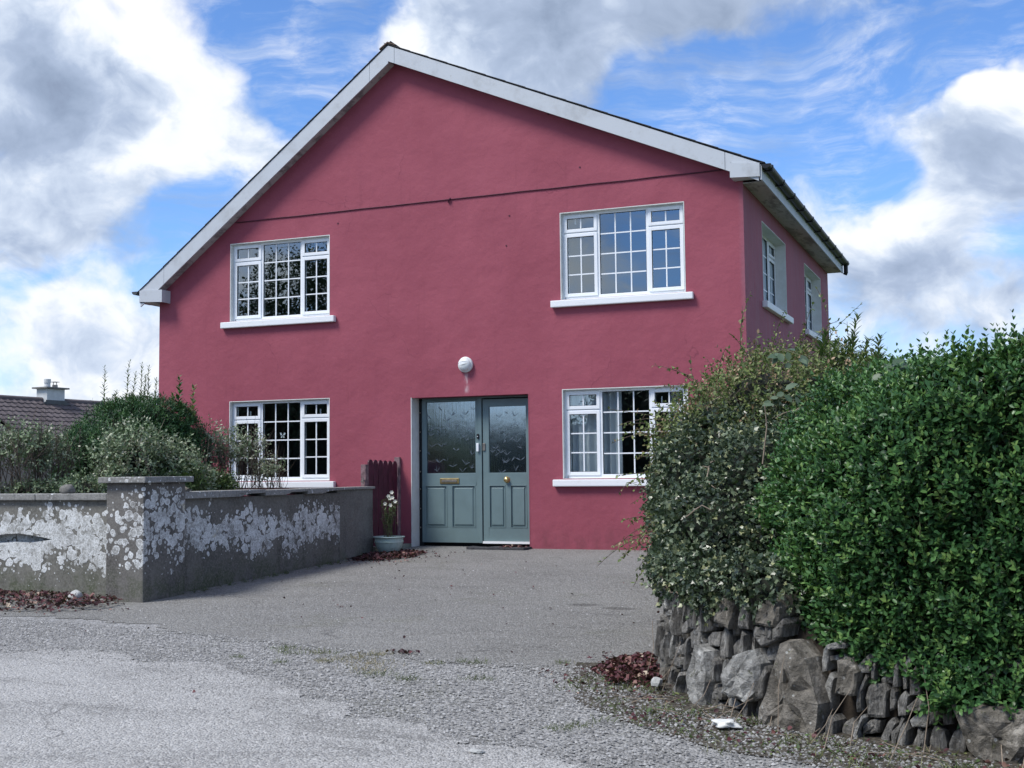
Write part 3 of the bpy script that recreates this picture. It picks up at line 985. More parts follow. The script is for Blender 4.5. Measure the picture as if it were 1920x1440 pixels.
def door_leaf(x0, x1, z0, z1, gx0, gx1, gz0, gz1, panels, pz0, pz1, label):
    y0, y1 = DY, DY + 0.045
    mb = MB()
    mb.box((x0, y0, z0), (gx0, y1, z1))
    mb.box((gx1, y0, z0), (x1, y1, z1))
    mb.box((gx0, y0, gz1), (gx1, y1, z1))
    mb.box((gx0, y0, pz1), (gx1, y1, gz0))
    mb.box((gx0, y0, z0), (gx1, y1, pz0))
    xs = [gx0] + [v for pr in panels for v in pr] + [gx1]
    for a, b in zip(xs[0::2], xs[1::2]):
        if b - a > 0.004:
            mb.box((a, y0, pz0), (b, y1, pz1))
    d = mb.build('door', M['door_paint'], house, bevel=0.0035)
    d['label'] = label
    for a, b in panels:
        q = MB()
        m_ = 0.03
        q.box((a, y0 + 0.018, pz0), (b, y0 + 0.03, pz1))
        q.prism([(a + m_, pz0 + m_), (b - m_, pz0 + m_), (b - m_, pz1 - m_), (a + m_, pz1 - m_)], lambda p: (p[0], y0 + 0.018, p[1]),
                lambda p, a=a, b=b: (a + (b - a) / 2 + (p[0] - (a + b) / 2) * 0.86, y0 + 0.004, (pz0 + pz1) / 2 + (p[1] - (pz0 + pz1) / 2) * 0.94))
        q.build('panel', M['door_paint'], d)
        q = MB()
        e = 0.012
        for (c0, c1, e0, e1) in ((a, b, pz0, pz0 + e), (a, b, pz1 - e, pz1), (a, a + e, pz0 + e, pz1 - e), (b - e, b, pz0 + e, pz1 - e)):
            q.box((c0, y0 - 0.004, e0), (c1, y0 + 0.0175, e1))
        q.build('panel_moulding', M['door_paint'], d, bevel=0.003)
    q = MB()
    q.poly([(gx0, y0 + 0.02, gz0), (gx1, y0 + 0.02, gz0), (gx1, y0 + 0.02, gz1), (gx0, y0 + 0.02, gz1)])
    q.build('door_glass', M['obscure_glass'], d)
    q = MB()
    e = 0.010
    for (c0, c1, e0, e1) in ((gx0, gx1, gz0, gz0 + e), (gx0, gx1, gz1 - e, gz1), (gx0, gx0 + e, gz0 + e, gz1 - e), (gx1 - e, gx1, gz0 + e, gz1 - e)):
        q.box((c0, y0 + 0.002, e0), (c1, y0 + 0.017, e1))
    q.build('glazing_bead', M['door_paint'], d)
    # raised fern fronds pressed into the glass
    rs = np.random.RandomState(int(-gx0 * 100))
    q = MB()
    rows = int((gz1 - gz0) / 0.125)
    cols = int(round((gx1 - gx0) / 0.125))
    for r_ in range(rows):
        for c_ in range(cols):
            cx = gx0 + (c_ + 0.5 + 0.25 * rs.randn() * 0.6 + (0.25 if r_ % 2 else -0.1)) * (gx1 - gx0) / cols
            cz = gz0 + 0.03 + (r_ + 0.32 * rs.randn()) * 0.125
            if not gx0 + 0.05 < cx < gx1 - 0.05 or rs.rand() < 0.35 or cz > gz1 - 0.1:
                continue
            for k in range(rs.randint(3, 6)):
                a_ = math.radians(rs.uniform(28, 152))
                L = rs.uniform(0.06, 0.10)
                P_ = []
                for t in np.linspace(0, 1, 6):
                    x = cx + L * t * math.cos(a_)
                    z = cz + L * t * math.sin(a_) - 0.014 * t * t * abs(math.cos(a_))
                    P_.append((x, z, 0.0045 * math.sin(math.pi * min(1, t * 0.9 + 0.1)) * 0.8 + 0.0006))
                for (xa, za, wa), (xb, zb, wb) in zip(P_[:-1], P_[1:]):
                    if min(xa, xb) < gx0 + e or max(xa, xb) > gx1 - e:
                        continue
                    q.poly([(xa, y0 + 0.0185, za - wa), (xb, y0 + 0.0185, zb - wb), (xb, y0 + 0.0185, zb + wb), (xa, y0 + 0.0185, za + wa)])
    o = q.build('etched_frond', M['etched_frond'], d)
    o['kind'] = 'stuff'
    return d


d1_ = door_leaf(-3.437, -2.552, 0.052, 2.086, -3.375, -2.585, 1.026, 2.062, [(-3.405 + 0.01, -3.043), (-2.969, -2.60)], 0.262, 0.862, 'wider left door leaf with brass letterbox')
d2_ = door_leaf(-2.478, -1.768, 0.078, 2.072, -2.395, -1.814, 1.026, 1.975, [(-2.39, -2.141), (-2.068, -1.82)], 0.262, 0.862, 'narrower right door leaf with a round knob')
mb = MB()
mb.box((-3.150, DY - 0.012, 0.883), (-2.850, DY + 0.002, 0.963))
mb.build('letterbox', M['brass'], d1_, bevel=0.006)
mb = MB()
mb.box((-3.120, DY - 0.018, 0.905), (-2.880, DY - 0.012, 0.940))
mb.build('letterbox_flap', M['dull_metal'], d1_, bevel=0.004)
mb = MB()
mb.lathe([(0, -0.055), (0.03, -0.052), (0.038, -0.035), (0.03, -0.018), (0.014, -0.012), (0.014, -0.004), (0.045, -0.002), (0.045, 0.0)], (0, 0, 0), 20, fr=lambda a, b, c_: (-2.114 + a, DY + c_, 0.935 + b))
mb.build('door_knob', M['brass'], d2_, smooth=True)
mb = MB()
mb.box((-2.565, DY - 0.045, 1.335), (-2.528, DY - 0.015, 1.455))
mb.build('door_lock', M['white_upvc'], house, bevel=0.006)
mb = MB()
mb.box((-2.480, DY - 0.014, 1.345), (-2.440, DY, 1.45))
mb.build('door_latch', M['dull_metal'], house, bevel=0.004)
mb = MB()
mb.box((-2.562, DY - 0.035, 1.515), (-2.53, DY - 0.015, 1.585))
mb.build('doorbell', M['black_gutter'], house, bevel=0.006)
mb = MB()
mb.lathe([(0, -0.006), (0.006, -0.005), (0.007, 0)], (0, 0, 0), 10, fr=lambda a, b, c_: (-2.546 + a, DY - 0.035 + c_, 1.548 + b))
mb.build('doorbell_button', M['white_upvc'], house)
mb = MB()
for z in (0.25, 0.52, 0.8, 1.05, 1.35, 1.62, 1.9):
    mb.box((DX0 + 0.012, DY + 0.005, z), (DX0 + 0.035, DY + 0.02, z + 0.02))
mb.build('cable_clip', M['dull_metal'], house)

# ---- bulkhead lamp over the door
mb = MB()
lf = lambda a, b, c_: (-2.63 + a, c_, 2.555 + b)
mb.lathe([(0, 0), (0.108, 0), (0.112, -0.03), (0.106, -0.045), (0.098, -0.05), (0.094, -0.046)], (0, 0, 0), 36, fr=lf)
lamp = mb.build('wall_lamp', M['lamp_white'], house, smooth=False)
mb = MB()
mb.lathe([(0.094, -0.046), (0.092, -0.062), (0.075, -0.085), (0.04, -0.1), (0, -0.104)], (0, 0, 0), 36, fr=lf)
mb.build('lamp_lens', M['lamp_white'], lamp, smooth=True)
mb = MB()
mb.tube([lf(0.095 * math.cos(t), 0.012 * math.sin(2 * t), -0.06 - 0.045 * (1 - math.cos(t) ** 2)) for t in np.linspace(0, math.pi, 14)], 0.005, 6)
mb.tube([lf(0.095 * math.cos(t), 0.034 * math.sin(t) + .006, -0.062 - 0.04 * (1 - math.cos(t) ** 2)) for t in np.linspace(0, math.pi, 14)], 0.003, 6)
mb.build('lamp_guard', M['stack_render'], lamp)

# ---- roof
yf, yk = -0.20, YB + 0.2
RL, RA, RR = (-8.17, 3.92), (-3.75, 7.265), (1.60, 4.965)


def roof_plane(a, b, name, rows):
    a, b = Vector((a[0], 0, a[1])), Vector((b[0], 0, b[1]))       # a eave, b ridge
    d = b - a
    n_ = Vector((-d.z, 0, d.x)).normalized()
    if n_.z < 0:
        n_ = -n_
    mb = MB()
    for i in range(rows):
        p0 = a + d * (i / rows) - d * 0.01
        p1 = a + d * ((i + 1) / rows) + d * 0.012
        q = [p0 + n_ * 0.006, p1 + n_ * 0.001, p1 + n_ * 0.006, p0 + n_ * 0.014]
        mb.prism([(0, 0), (1, 0), (2, 0), (3, 0)], lambda t, q=q: (q[t[0]].x, yf - 0.012, q[t[0]].z), lambda t, q=q: (q[t[0]].x, yk + .03, q[t[0]].z))
    q = [a, b, b + n_ * 0.006 - n_ * 0.03, a - n_ * 0.03]
    q = [a + n_ * 0.006, b + n_ * 0.006, b - n_ * 0.03, a - n_ * 0.03]
    mb.prism([(0, 0), (1, 0), (2, 0), (3, 0)], lambda t, q=q: (q[t[0]].x, yf + 0.03, q[t[0]].z), lambda t, q=q: (q[t[0]].x, yk - 0.03, q[t[0]].z))
    return mb.build(name, M['roof_slate'], house)


rfl = roof_plane(RL, RA, 'roof', 17)
rfr = roof_plane(RR, RA, 'roof', 18)
mb = MB()
mb.prism([(-0.13, -0.085), (0, 0.0), (0.13, -0.055), (0.13, -0.075), (0, -0.02), (-0.13, -0.105)], lambda p: (RA[0] + p[0], yf - 0.02, RA[1] + 0.04 + p[1]), lambda p: (RA[0] + p[0], yk + .04, RA[1] + 0.04 + p[1]))
mb.build('ridge_tile', M['ridge_tile'], rfl)


def board(a, b, dv, y0, y1, name, cuts=(), mat='fascia_white'):
    """raking barge board between eave a and apex b"""
    segs = [0] + list(cuts) + [1]
    for s0, s1 in zip(segs[:-1], segs[1:]):
        mb = MB()
        g0 = 0.0012 if s0 > 0 else 0
        p = [(a[0] + (b[0] - a[0]) * t, a[1] + (b[1] - a[1]) * t) for t in (s0 + g0, s1)]
        mb.prism([(p[0][0], p[0][1]), (p[1][0], p[1][1]), (p[1][0], p[1][1] - dv), (p[0][0], p[0][1] - dv)], lambda q: (q[0], y0, q[1]), lambda q: (q[0], y1, q[1]))
        mb.build(name, M[mat], house)


board((-8.13, 3.945), (-3.75, 7.25), 0.262, yf, yf + 0.022, 'barge_board', cuts=(0.10, 0.93))
board((1.575, 4.955), (-3.75, 7.25), 0.232, yf, yf + 0.022, 'barge_board', cuts=(0.08, 0.98))
# raking soffit under the overhang
for (a, b, dv) in (((-8.10, 3.965), (-3.75, 7.25), 0.235), ((1.36, 5.045), (-3.75, 7.25), 0.205)):
    mb = MB()
    p = [(a[0], a[1] - dv), (b[0], b[1] - dv)]
    mb.prism([(0, 0), (1, 0), (1, 1), (0, 1)], lambda t, p=p: (p[t[0]][0], yf + 0.023, p[t[0]][1] + 0.012 * t[1]), lambda t, p=p: (p[t[0]][0], -0.001, p[t[0]][1] + 0.012 * t[1]))
    mb.build('soffit', M['soffit_board'], house)
# boxed eave ends
mb = MB()
mb.prism([(-8.14, 3.94), (-8.14, 3.76), (-7.71, 3.735), (-7.71, 3.93), (-7.85, 3.93)], lambda q: (q[0], yf - 0.018, q[1]), lambda q: (q[0], yf - 0.0005, q[1]))
mb.box((-7.73, yf, 3.736), (-7.715, -0.001, 3.93))
mb.box((-8.14, yf, 3.745), (-7.93, -0.001, 3.757))
mb.build('eave_box', M['fascia_white'], house)
mb = MB()
mb.prism([(1.21, 4.99), (1.21, 4.795), (1.592, 4.775), (1.592, 4.95)], lambda q: (q[0], yf - 0.018, q[1]), lambda q: (q[0], yf - 0.0005, q[1]))
mb.box((1.212, yf, 4.796), (1.225, -0.001, 5.0))
mb.box((1.228, yf, 4.79), (1.595, -0.004, 4.80))
mb.build('eave_box', M['fascia_white'], house)
# side eaves: soffit boards, fascia, gutter
for k in range(3):
    mb = MB()
    a_ = -0.002 + k * 2.73
    mb.box((XR + 0.002, a_, 4.752), (1.592, min(a_ + 2.722, YB + 0.02), 4.764))
    mb.build('soffit', M['soffit_board'], house)
mb = MB()
mb.box((1.594, yf, 4.735), (1.616, YB + 0.02, 4.93))
mb.build('fascia', M['fascia_white'], house)
mb = MB()
mb.box((XL - 0.2, 0.0, 3.745), (XL - 0.002, YB, 3.757))
mb.box((-8.155, yf, 3.745), (-8.135, YB, 3.93))
mb.build('fascia', M['fascia_white'], house)


def gutter(x, z, r, y0, y1, mat, name='gutter'):
    mb = MB()
    n = 12
    arc = [(r * math.cos(math.pi + math.pi * i / n), r * 0.95 * math.sin(math.pi + math.pi * i / n)) for i in range(n + 1)]
    arc2 = [(a * 0.93, b * 0.93 + 0.001) for a, b in arc[::-1]]
    ps = arc + arc2
    mb.prism(ps, lambda p: (x + p[0], y0, z + p[1]), lambda p: (x + p[0], y1, z + p[1]))
    mb.prism([(a, b) for a, b in arc], lambda p: (x + p[0], y0 + 0.001, z + p[1]), lambda p: (x + p[0], y0 + 0.01, z + p[1]))
    return mb.build(name, mat, house)


gt = gutter(1.675, 4.925, 0.062, -0.24, YB + 0.05, M['black_gutter'])
for k in range(10):
    y = -0.1 + k * 0.88
    mb = MB()
    mb.lathe([(0.066, 0), (0.070, 0.006), (0.070, 0.04), (0.066, 0.046)], (0, 0, 0), 20, fr=lambda a, b, c_, y=y: (1.675 + a, y + c_, 4.925 + min(b, 0.012)))
    mb.box((1.612, y + 0.005, 4.855), (1.74, y + 0.04, 4.865))
    mb.build('gutter_bracket', M['black_gutter'], gt)
mb = MB()
mb.tube([(1.675, YB - 0.03, 4.88), (1.675, YB - 0.03, 4.74), (1.655, YB - 0.02, 4.70)], 0.04, 10)
mb.build('downpipe', M['black_gutter'], house)
gutter(-8.215, 3.925, 0.055, -0.24, YB, M['grey_gutter'])
# gently sagging drip edge of the roofing felt above the gutter
mb = MB()
mb.box((1.60, yf - 0.03, 4.948), (1.66, YB + 0.1, 4.953))
mb.build('drip_edge', M['roof_slate'], house)

# ================================================================== GARDEN WALLS
def wall_face_grid(mb, fn, us, vs, depth, amp, seed):
    """front face of a rough wall as a displaced grid"""
    g_ = {}
    for i, u in enumerate(us):
        for j, v in enumerate(vs):
            d = amp * (mnoise.noise(Vector((u * 3 + seed, v * 3, 0))) + 0.5 * mnoise.noise(Vector((u * 11, v * 11, seed))))
            g_[i, j] = len(mb.v)
            mb.v.append(tuple(fn(u, v, d)))
    for i in range(len(us) - 1):
        for j in range(len(vs) - 1):
            mb.f.append((g_[i, j], g_[i + 1, j], g_[i + 1, j + 1], g_[i, j + 1]))
            mb.mi.append(0)


# left wall, parallel to the house front, with the long broken hollow in its face
lw = thing('garden_wall', (-6.2, -5.7, -0.17), 'low concrete wall left of the gate pillar, covered in white lichen discs, with a broken dark hollow', 'wall')
mb = MB()
cr_top = [(-9.0, 0.418), (-5.9, 0.42), (-5.55, 0.43), (-5.35, 0.452), (-5.2, 0.458), (-5.0, 0.436), (-4.86, 0.418), (-4.76, 0.398)]
cr_bot = [(-4.86, 0.385), (-5.02, 0.366), (-5.25, 0.370), (-5.45, 0.355), (-5.7, 0.362), (-9.0, 0.362)]
outer = [(-9.6, -0.35), (-3.9, -0.35), (-3.9, 0.80), (-9.6, 0.80)]
holes_wall(mb, outer, [cr_top + cr_bot], lambda a, b: (a, -5.70, b))
mb.box((-9.6, -5.60, -0.35), (-3.9, -5.50, 0.80))
mb.box((-9.6, -5.699, 0.79), (-3.9, -5.60, 0.80))
mb.build('wall_face', M['lichen_wall'], lw)
xx = -9.6
rs = np.random.RandomState(5)
while xx < -3.95:
    L = 0.93
    x1 = min(xx + L, -3.88)
    mb = MB()
    mb.box((xx + 0.004, -5.745, 0.802), (x1 - 0.004, -5.455, 0.868 + rs.uniform(-.004, .004)))
    mb.build('coping_stone', M['coping_concrete'], lw, bevel=0.008)
    xx = x1 + 0.0
# gate pillar
gp = thing('gate_pillar', (-3.64, -5.6, -0.17), 'square concrete gate pillar with a flat cap, speckled with white lichen', 'pillar')
mb = MB()
mb.box((-3.87, -5.93, -0.4), (-3.415, -5.28, 0.975))
mb.build('pillar_shaft', M['lichen_pillar'], gp, bevel=0.014)
mb = MB()
mb.box((-3.93, -5.99, 0.976), (-3.355, -5.22, 1.035))
mb.build('pillar_cap', M['coping_concrete'], gp, bevel=0.010)
# wall beside the drive
sw = thing('garden_wall', (-3.6, -3.4, -0.1), 'concrete wall running from the pillar towards the gate, banded with white lichen', 'wall')
mb = MB()
us = np.linspace(-5.285, -2.03, 60)
vs = np.linspace(-0.35, 0.80, 20)
wall_face_grid(mb, lambda u, v, d: (-3.50 + d, u, v), us, vs, 0.2, 0.010, 2.0)
mb.box((-3.70, -5.285, -0.35), (-3.515, -2.03, 0.80))
mb.box((-3.515, -2.034, -0.35), (-3.496, -2.02, 0.80))
mb.build('wall_face', M['lichen_side'], sw, smooth=False)
rs = np.random.RandomState(8)
yy = -5.27
for L in (0.62, 0.88, 0.9, 0.84):
    mb = MB()
    y1 = min(yy + L, -2.0)
    top = 0.870 + rs.uniform(-.006, .006)
    p2 = [(yy + 0.003, 0.803), (y1 - 0.003, 0.803), (y1 - 0.003, top), (yy + .003, top)]
    if rs.rand() < 0.6:      # a broken lower edge
        p2 = [(yy + 0.003, 0.803), (yy + L * .45, 0.803), (yy + L * .62, 0.832), (y1 - 0.003, 0.836), (y1 - 0.003, top), (yy + .003, top)]
    mb.prism(p2, lambda q: (-3.445 + 0.006 * mnoise.noise(Vector((q[0] * 5, 0, 0))), q[0], q[1]), lambda q: (-3.72, q[0], q[1]))
    mb.build('coping_stone', M['coping_concrete'], sw, bevel=0.006)
    yy = y1
# plain later length of wall
pw = thing('garden_wall', (-3.6, -1.6, -0.05), 'short plain grey concrete wall without lichen next to the burgundy gate', 'wall')
mb = MB()
wall_face_grid(mb, lambda u, v, d: (-3.54 + 0.03 * (u + 2.03) + d, u, v), np.linspace(-2.02, -1.12, 30), np.linspace(-0.3, 0.835, 20), 0.2, 0.012, 9.0)
mb.box((-3.74, -2.02, -0.3), (-3.56, -1.12, 0.835))
mb.box((-3.56, -1.121, -0.3), (-3.515, -1.115, 0.835))
mb.build('wall_face', M['plain_concrete'], pw, smooth=False)
mb = MB()
mb.box((-3.76, -2.0, 0.837), (-3.485, -1.10, 0.868))
mb.build('coping_stone', M['coping_concrete'], pw, bevel=0.006)


def rock(c, r, seed, name, mat, parent=None, sub=3, sq=(1, 1, 1), rough=0.25, flat=0.0):
    bm = bmesh.new()
    bmesh.ops.create_icosphere(bm, subdivisions=sub, radius=1.0)
    for v in bm.verts:
        n_ = mnoise.noise(v.co * 1.3 + Vector((seed, seed * 2, 0))) * rough * 1.6 + mnoise.noise(v.co * 3.5 + Vector((seed, 0, 0))) * rough * 0.5
        v.co *= 1 + n_
        v.co = Vector((v.co.x * r[0], v.co.y * r[1], max(v.co.z, -0.6) * r[2]))
    me = bpy.data.meshes.new(name)
    bm.to_mesh(me)
    bm.free()
    me.materials.append(mat)
    for p_ in me.polygons:
        p_.use_smooth = sub >= 3
    o = bpy.data.objects.new(name, me)
    o.location = Vector(c) - (world_loc(parent) if parent else Vector((0, 0, 0)))
    return link(o, parent)


tag(rock((-4.64, -5.62, 0.905), (0.085, 0.07, 0.06), 3.1, 'stone', M['plain_concrete'], rough=0.12), 'rounded grey stone resting on top of the left wall', 'stone')
tag(rock((-3.60, -5.12, 0.89), (0.10, 0.12, 0.035), 8.3, 'slab_fragment', M['brown_boulder'], sub=2), 'broken slab fragment on the coping just right of the pillar', 'stone')
tag(rock((-4.02, -6.18, -0.13), (0.075, 0.06, 0.065), 5.7, 'stone', M['pale_stone'], sub=3, rough=0.3), 'pale white stone in the leaf pile beside the pillar', 'stone')
tag(rock((3.02, -9.33, -0.255), (0.070, 0.045, 0.020), 2.7, 'paper_scrap', M['white_reveal'], sub=3, rough=0.6), 'crumpled white scrap of paper at the foot of the stone wall', 'litter')
tag(rock((1.98, -10.16, -0.295), (0.04, 0.025, 0.010), 6.1, 'flat_stone', M['pale_stone'], sub=2, rough=0.3), 'small flat pale stone lying on the road edge', 'stone')
tag(rock((2.42, -8.50, -0.21), (0.035, 0.035, 0.035), 4.1, 'stone', M['pale_stone'], sub=2, rough=0.2), 'small white stone at the corner foot of the stone wall', 'stone')

# ================================================================== GATE
gate = thing('wooden_gate', (-3.72, -0.5, 0), 'narrow burgundy picket gate with rounded tops against the house wall', 'gate')
y0g, nS, wS = -0.93, 6, 0.128
for k in range(nS):
    ya = y0g + 0.02 + k * (0.86 / nS)
    yb_ = ya + wS
    top = 1.235 - 0.004 * k
    pts = [(ya, 0.03), (yb_, 0.03)] + [((ya + yb_) / 2 + (wS / 2) * math.cos(t), top - 0.06 + 0.06 * math.sin(t)) for t in np.linspace(0, math.pi, 9)]
    mb = MB()
    off = 0.003 * random.uniform(-1, 1)
    mb.prism(pts, lambda q: (-3.69 + off, q[0], q[1]), lambda q: (-3.712 + off, q[0], q[1]))
    mb.build('slat', M['burgundy_wood'], gate, bevel=0.003)
for z in (0.25, 0.95):
    mb = MB()
    mb.box((-3.752, y0g, z), (-3.715, y0g + 0.88, z + 0.08))
    mb.build('rail', M['burgundy_wood'], gate)
mb = MB()
mb.box((-3.76, y0g - 0.075, -0.1), (-3.685, y0g + 0.012, 1.165))
mb.build('post', M['weathered_post'], gate, bevel=0.005)
mb = MB()
mb.box((-3.75, y0g + 0.885, -0.05), (-3.665, y0g + 0.925, 1.27))
mb.build('post', M['weathered_post'], gate, bevel=0.005)
mb = MB()
mb.tube([(-3.73, y0g - 0.13, 0.93), (-3.70, y0g - 0.09, 0.95), (-3.70, y0g - 0.03, 0.94)], 0.008, 6)
mb.tube([(-3.70, y0g - 0.12, 0.90), (-3.70, y0g - 0.11, 0.99)], 0.008, 6)
mb.build('latch', M['dull_metal'], gate)
mb = MB()
mb.box((-3.75, -0.86, -0.03), (-3.50, -0.003, 0.045))
mb.build('concrete_step', M['concrete_step'], bevel=0.006)
tag(bpy.data.objects['concrete_step'], 'low pale concrete step between the burgundy gate and the door', 'step')

# ================================================================== PLANT POT
PC = (-3.27, -1.12)
pz = float(gz(*PC))
pot = thing('plant_pot', (PC[0], PC[1], pz), 'pale green glazed bowl shaped planter with a banded rim', 'plant pot')
m, g = new_mat('pot_glaze')
p = g.pos()
c = g.mix(g.rng(g.noise(g.sc(p, (1, 1, 1.5)), 9, 6, 0.7), 0.45, 0.7), (0.44, 0.56, 0.52), (0.30, 0.40, 0.36))
c = g.mix(g.rng(g.noise(g.sc(p, (60, 60, 4)), 1, 3), 0.55, 0.7), c, (0.55, 0.64, 0.60))
finish(g, princ(g, c, 0.4))
mb = MB()
mb.lathe([(0, 0), (0.10, 0.0), (0.115, 0.012), (0.15, 0.055), (0.175, 0.11), (0.186, 0.155)], (PC[0], PC[1], pz), 36)
mb.build('pot_bowl', M['pot_glaze'], pot, smooth=True)
mb = MB()
mb.lathe([(0.186, 0.155), (0.193, 0.160), (0.193, 0.185), (0.188, 0.190), (0.190, 0.215), (0.204, 0.222), (0.212, 0.232), (0.208, 0.240), (0.190, 0.240), (0.18, 0.20), (0.16, 0.16)], (PC[0], PC[1], pz), 36)
mb.build('pot_rim', M['pot_glaze'], pot, smooth=False)
mb = MB()
mb.lathe([(0.182, 0.205), (0.12, 0.222), (0, 0.225)], (PC[0], PC[1], pz), 24)
mb.build('pot_soil', M['soil'], pot)

# door mat
mb = MB()
pts = []
for t in np.linspace(0, 2 * math.pi, 40)[:-1]:
    a, b = math.cos(t), math.sin(t)
    k = 1 / max(abs(a), abs(b))
    pts.append((-2.10 + 0.44 * a * k * (1 + 0.02 * math.sin(9 * t)), -0.13 + 0.13 * b * k * (1 + 0.05 * math.sin(13 * t))))
mb.prism(pts, lambda q: (q[0], q[1], float(gz(*q)) - 0.002), lambda q: (q[0], q[1], 0.016 + 0.008 * math.sin(q[0] * 14)))
tag(mb.build('doormat', M['mat_rubber']), 'worn dark doormat in front of the right door leaf with dead leaves on it', 'doormat')

# ================================================================== NEIGHBOURING BUNGALOW
RA_ = at(0, 745, 45.0)
RB_ = at(175, 755, 49.0)
RB_[2] = RA_[2] = 3.93
rd = nrm((RB_ - RA_)[None])[0]
R0 = RA_ - rd * 1.2
R1 = RA_ + rd * 12.0
nd = np.cross(rd, (0, 0, 1))
if (CPOS - RA_) @ nd < 0:
    nd = -nd
bung = thing('bungalow', tuple(R0 + nd * 4.5 + np.array([0, 0, -4.6])), 'low neighbouring house with dark brown tiled roof and pale chimney, far left', 'house')
slope = nd * 4.5 + np.array([0, 0, -2.7])
sl = slope / np.linalg.norm(slope)
upn = np.cross(rd, sl)
if upn[2] < 0:
    upn = -upn
mb = MB()
for sgn in (1, -1):
    s2 = np.array([slope[0] * sgn, slope[1] * sgn, slope[2]])
    mb.poly([R0, R1, R1 + s2, R0 + s2])
mb.poly([R0 + np.array([0, 0, -.1]), R0 + slope * .9 + np.array([0, 0, -.1]), R0 + slope * .9 - np.array([0, 0, 2.5]), R0 + np.array([-slope[0], -slope[1], slope[2]]) * .9 - np.array([0, 0, 2.5]), R0 + np.array([-slope[0], -slope[1], slope[2]]) * .9])
e0, e1 = R0 + slope * 0.9, R1 + slope * 0.9
mb.poly([e0, e1, e1 - np.array([0, 0, 2.6]), e0 - np.array([0, 0, 2.6])])
mb.build('roof_underlay', M['roof_slate'], bung)
m, g = new_mat('brown_tile')
p = g.pos()
oi = g.n('ShaderNodeObjectInfo').outputs['Random']
c = g.mix(g.rng(g.noise(p, 1.6, 6, 0.7), 0.3, 0.7), (0.060, 0.048, 0.052), (0.115, 0.095, 0.098))
c = g.mix(g.m('MULTIPLY', oi, 0.45), c, (0.15, 0.125, 0.125))
c = g.mix(g.rng(g.noise(p, 5, 6, 0.75), 0.64, 0.75), c, (0.26, 0.25, 0.25))
finish(g, princ(g, c, 0.85))
EX, TW = 0.335, 0.30
L_sl = np.linalg.norm(slope)
nrow = int(L_sl / EX)
# one interlocking tile: shallow pan and roll
prof = [(0, 0.012), (0.05, 0.0), (0.16, 0.0), (0.21, 0.022), (0.26, 0.022), (TW - 0.006, 0.004)]
tv = []
for (u, h_) in prof:
    tv.append(rd * u + sl * 0.0 + upn * (h_ + 0.012))
for (u, h_) in prof:
    tv.append(rd * u + sl * (EX + 0.03) + upn * (h_ + 0.045))
for (u, h_) in prof:
    tv.append(rd * u + sl * (EX + 0.03) + upn * (h_ + 0.018))
nP = len(prof)
tfc = [(i, i + 1, nP + i + 1, nP + i) for i in range(nP - 1)] + [(nP + i, nP + i + 1, 2 * nP + i + 1, 2 * nP + i) for i in range(nP - 1)]
tme = bpy.data.meshes.new('roof_tile')
tme.from_pydata([tuple(v) for v in tv], [], tfc)
tme.materials.append(M['brown_tile'])
rs = np.random.RandomState(4)
bl = np.array(bung.location)
rest = MB()
cnt = 0
for j in range(nrow):
    for i in range(int(np.linalg.norm(R1 - R0) / TW)):
        P = R0 + rd * (i * TW) + sl * (j * EX) + upn * rs.uniform(0, 0.004)
        if 3 <= i < 21 and cnt < 290:
            o = bpy.data.objects.new('roof_tile', tme)
            link(o, bung)
            o.location = P - bl
            cnt += 1
        else:
            rest.add([P + v for v in tv], tfc)
rest.build('roof_tile', M['brown_tile'], bung)['kind'] = 'stuff'
mb = MB()
mb.tube([R0 + np.array([0, 0, 0.02]), R1 + np.array([0, 0, 0.02])], 0.11, 8)
mb.build('ridge_cap', M['brown_tile'], bung)
CC = RA_ + rd * 2.35


def bfr(u, w, v):
    return tuple(CC + rd * u + nd * w + np.array([0, 0, v]))


mb = MB()
mb.box((-0.43, -0.28, -0.5), (0.43, 0.28, 0.46), bfr)
ch = mb.build('chimney', M['stack_render'], bung)
mb = MB()
mb.box((-0.56, -0.40, 0.462), (0.56, 0.40, 0.52), bfr)
mb.build('chimney_cap', M['plain_concrete'], ch)
mb = MB()
mb.lathe([(0.0, 0.52), (0.12, 0.52), (0.11, 0.68), (0.13, 0.69), (0.13, 0.84), (0.0, 0.84)], None, 14, fr=lambda a, b, c_: bfr(a - 0.17, b, c_))
mb.build('chimney_pot', M['stack_render'], ch)
mb = MB()
mb.lathe([(0.0, 0.52), (0.11, 0.52), (0.10, 0.64), (0.0, 0.64)], None, 14, fr=lambda a, b, c_: bfr(a + 0.2, b, c_))
for a in (-0.08, 0.08):
    mb.box((0.2 + a - .01, -0.01, 0.62), (0.2 + a + .01, 0.01, 0.74), bfr)
mb.box((0.08, -0.12, 0.74), (0.32, 0.12, 0.76), bfr)
mb.build('chimney_pot', M['dull_metal'], ch)
mb = MB()
for s_ in (-1, 1):
    mb.poly([bfr(s_ * 0.47, 0.32, -0.16), bfr(s_ * 0.47, 0.32, -0.02), bfr(s_ * 0.75, 0.32, -0.15), bfr(s_ * 0.75, 0.32, -0.19)])
mb.box((-0.5, 0.305, -0.2), (0.5, 0.33, 0.02), bfr)
mb.build('lead_flashing', M['grey_gutter'], ch)

def in_poly(pts, poly):
    x, y = pts[:, 0], pts[:, 1]
    ins = np.zeros(len(x), bool)
    n_ = len(poly)
    for i in range(n_):
        x0, y0 = poly[i]
        x1, y1 = poly[(i + 1) % n_]
        c_ = ((y0 > y) != (y1 > y)) & (x < (x1 - x0) * (y - y0) / (y1 - y0 + 1e-12) + x0)
        ins ^= c_
    return ins


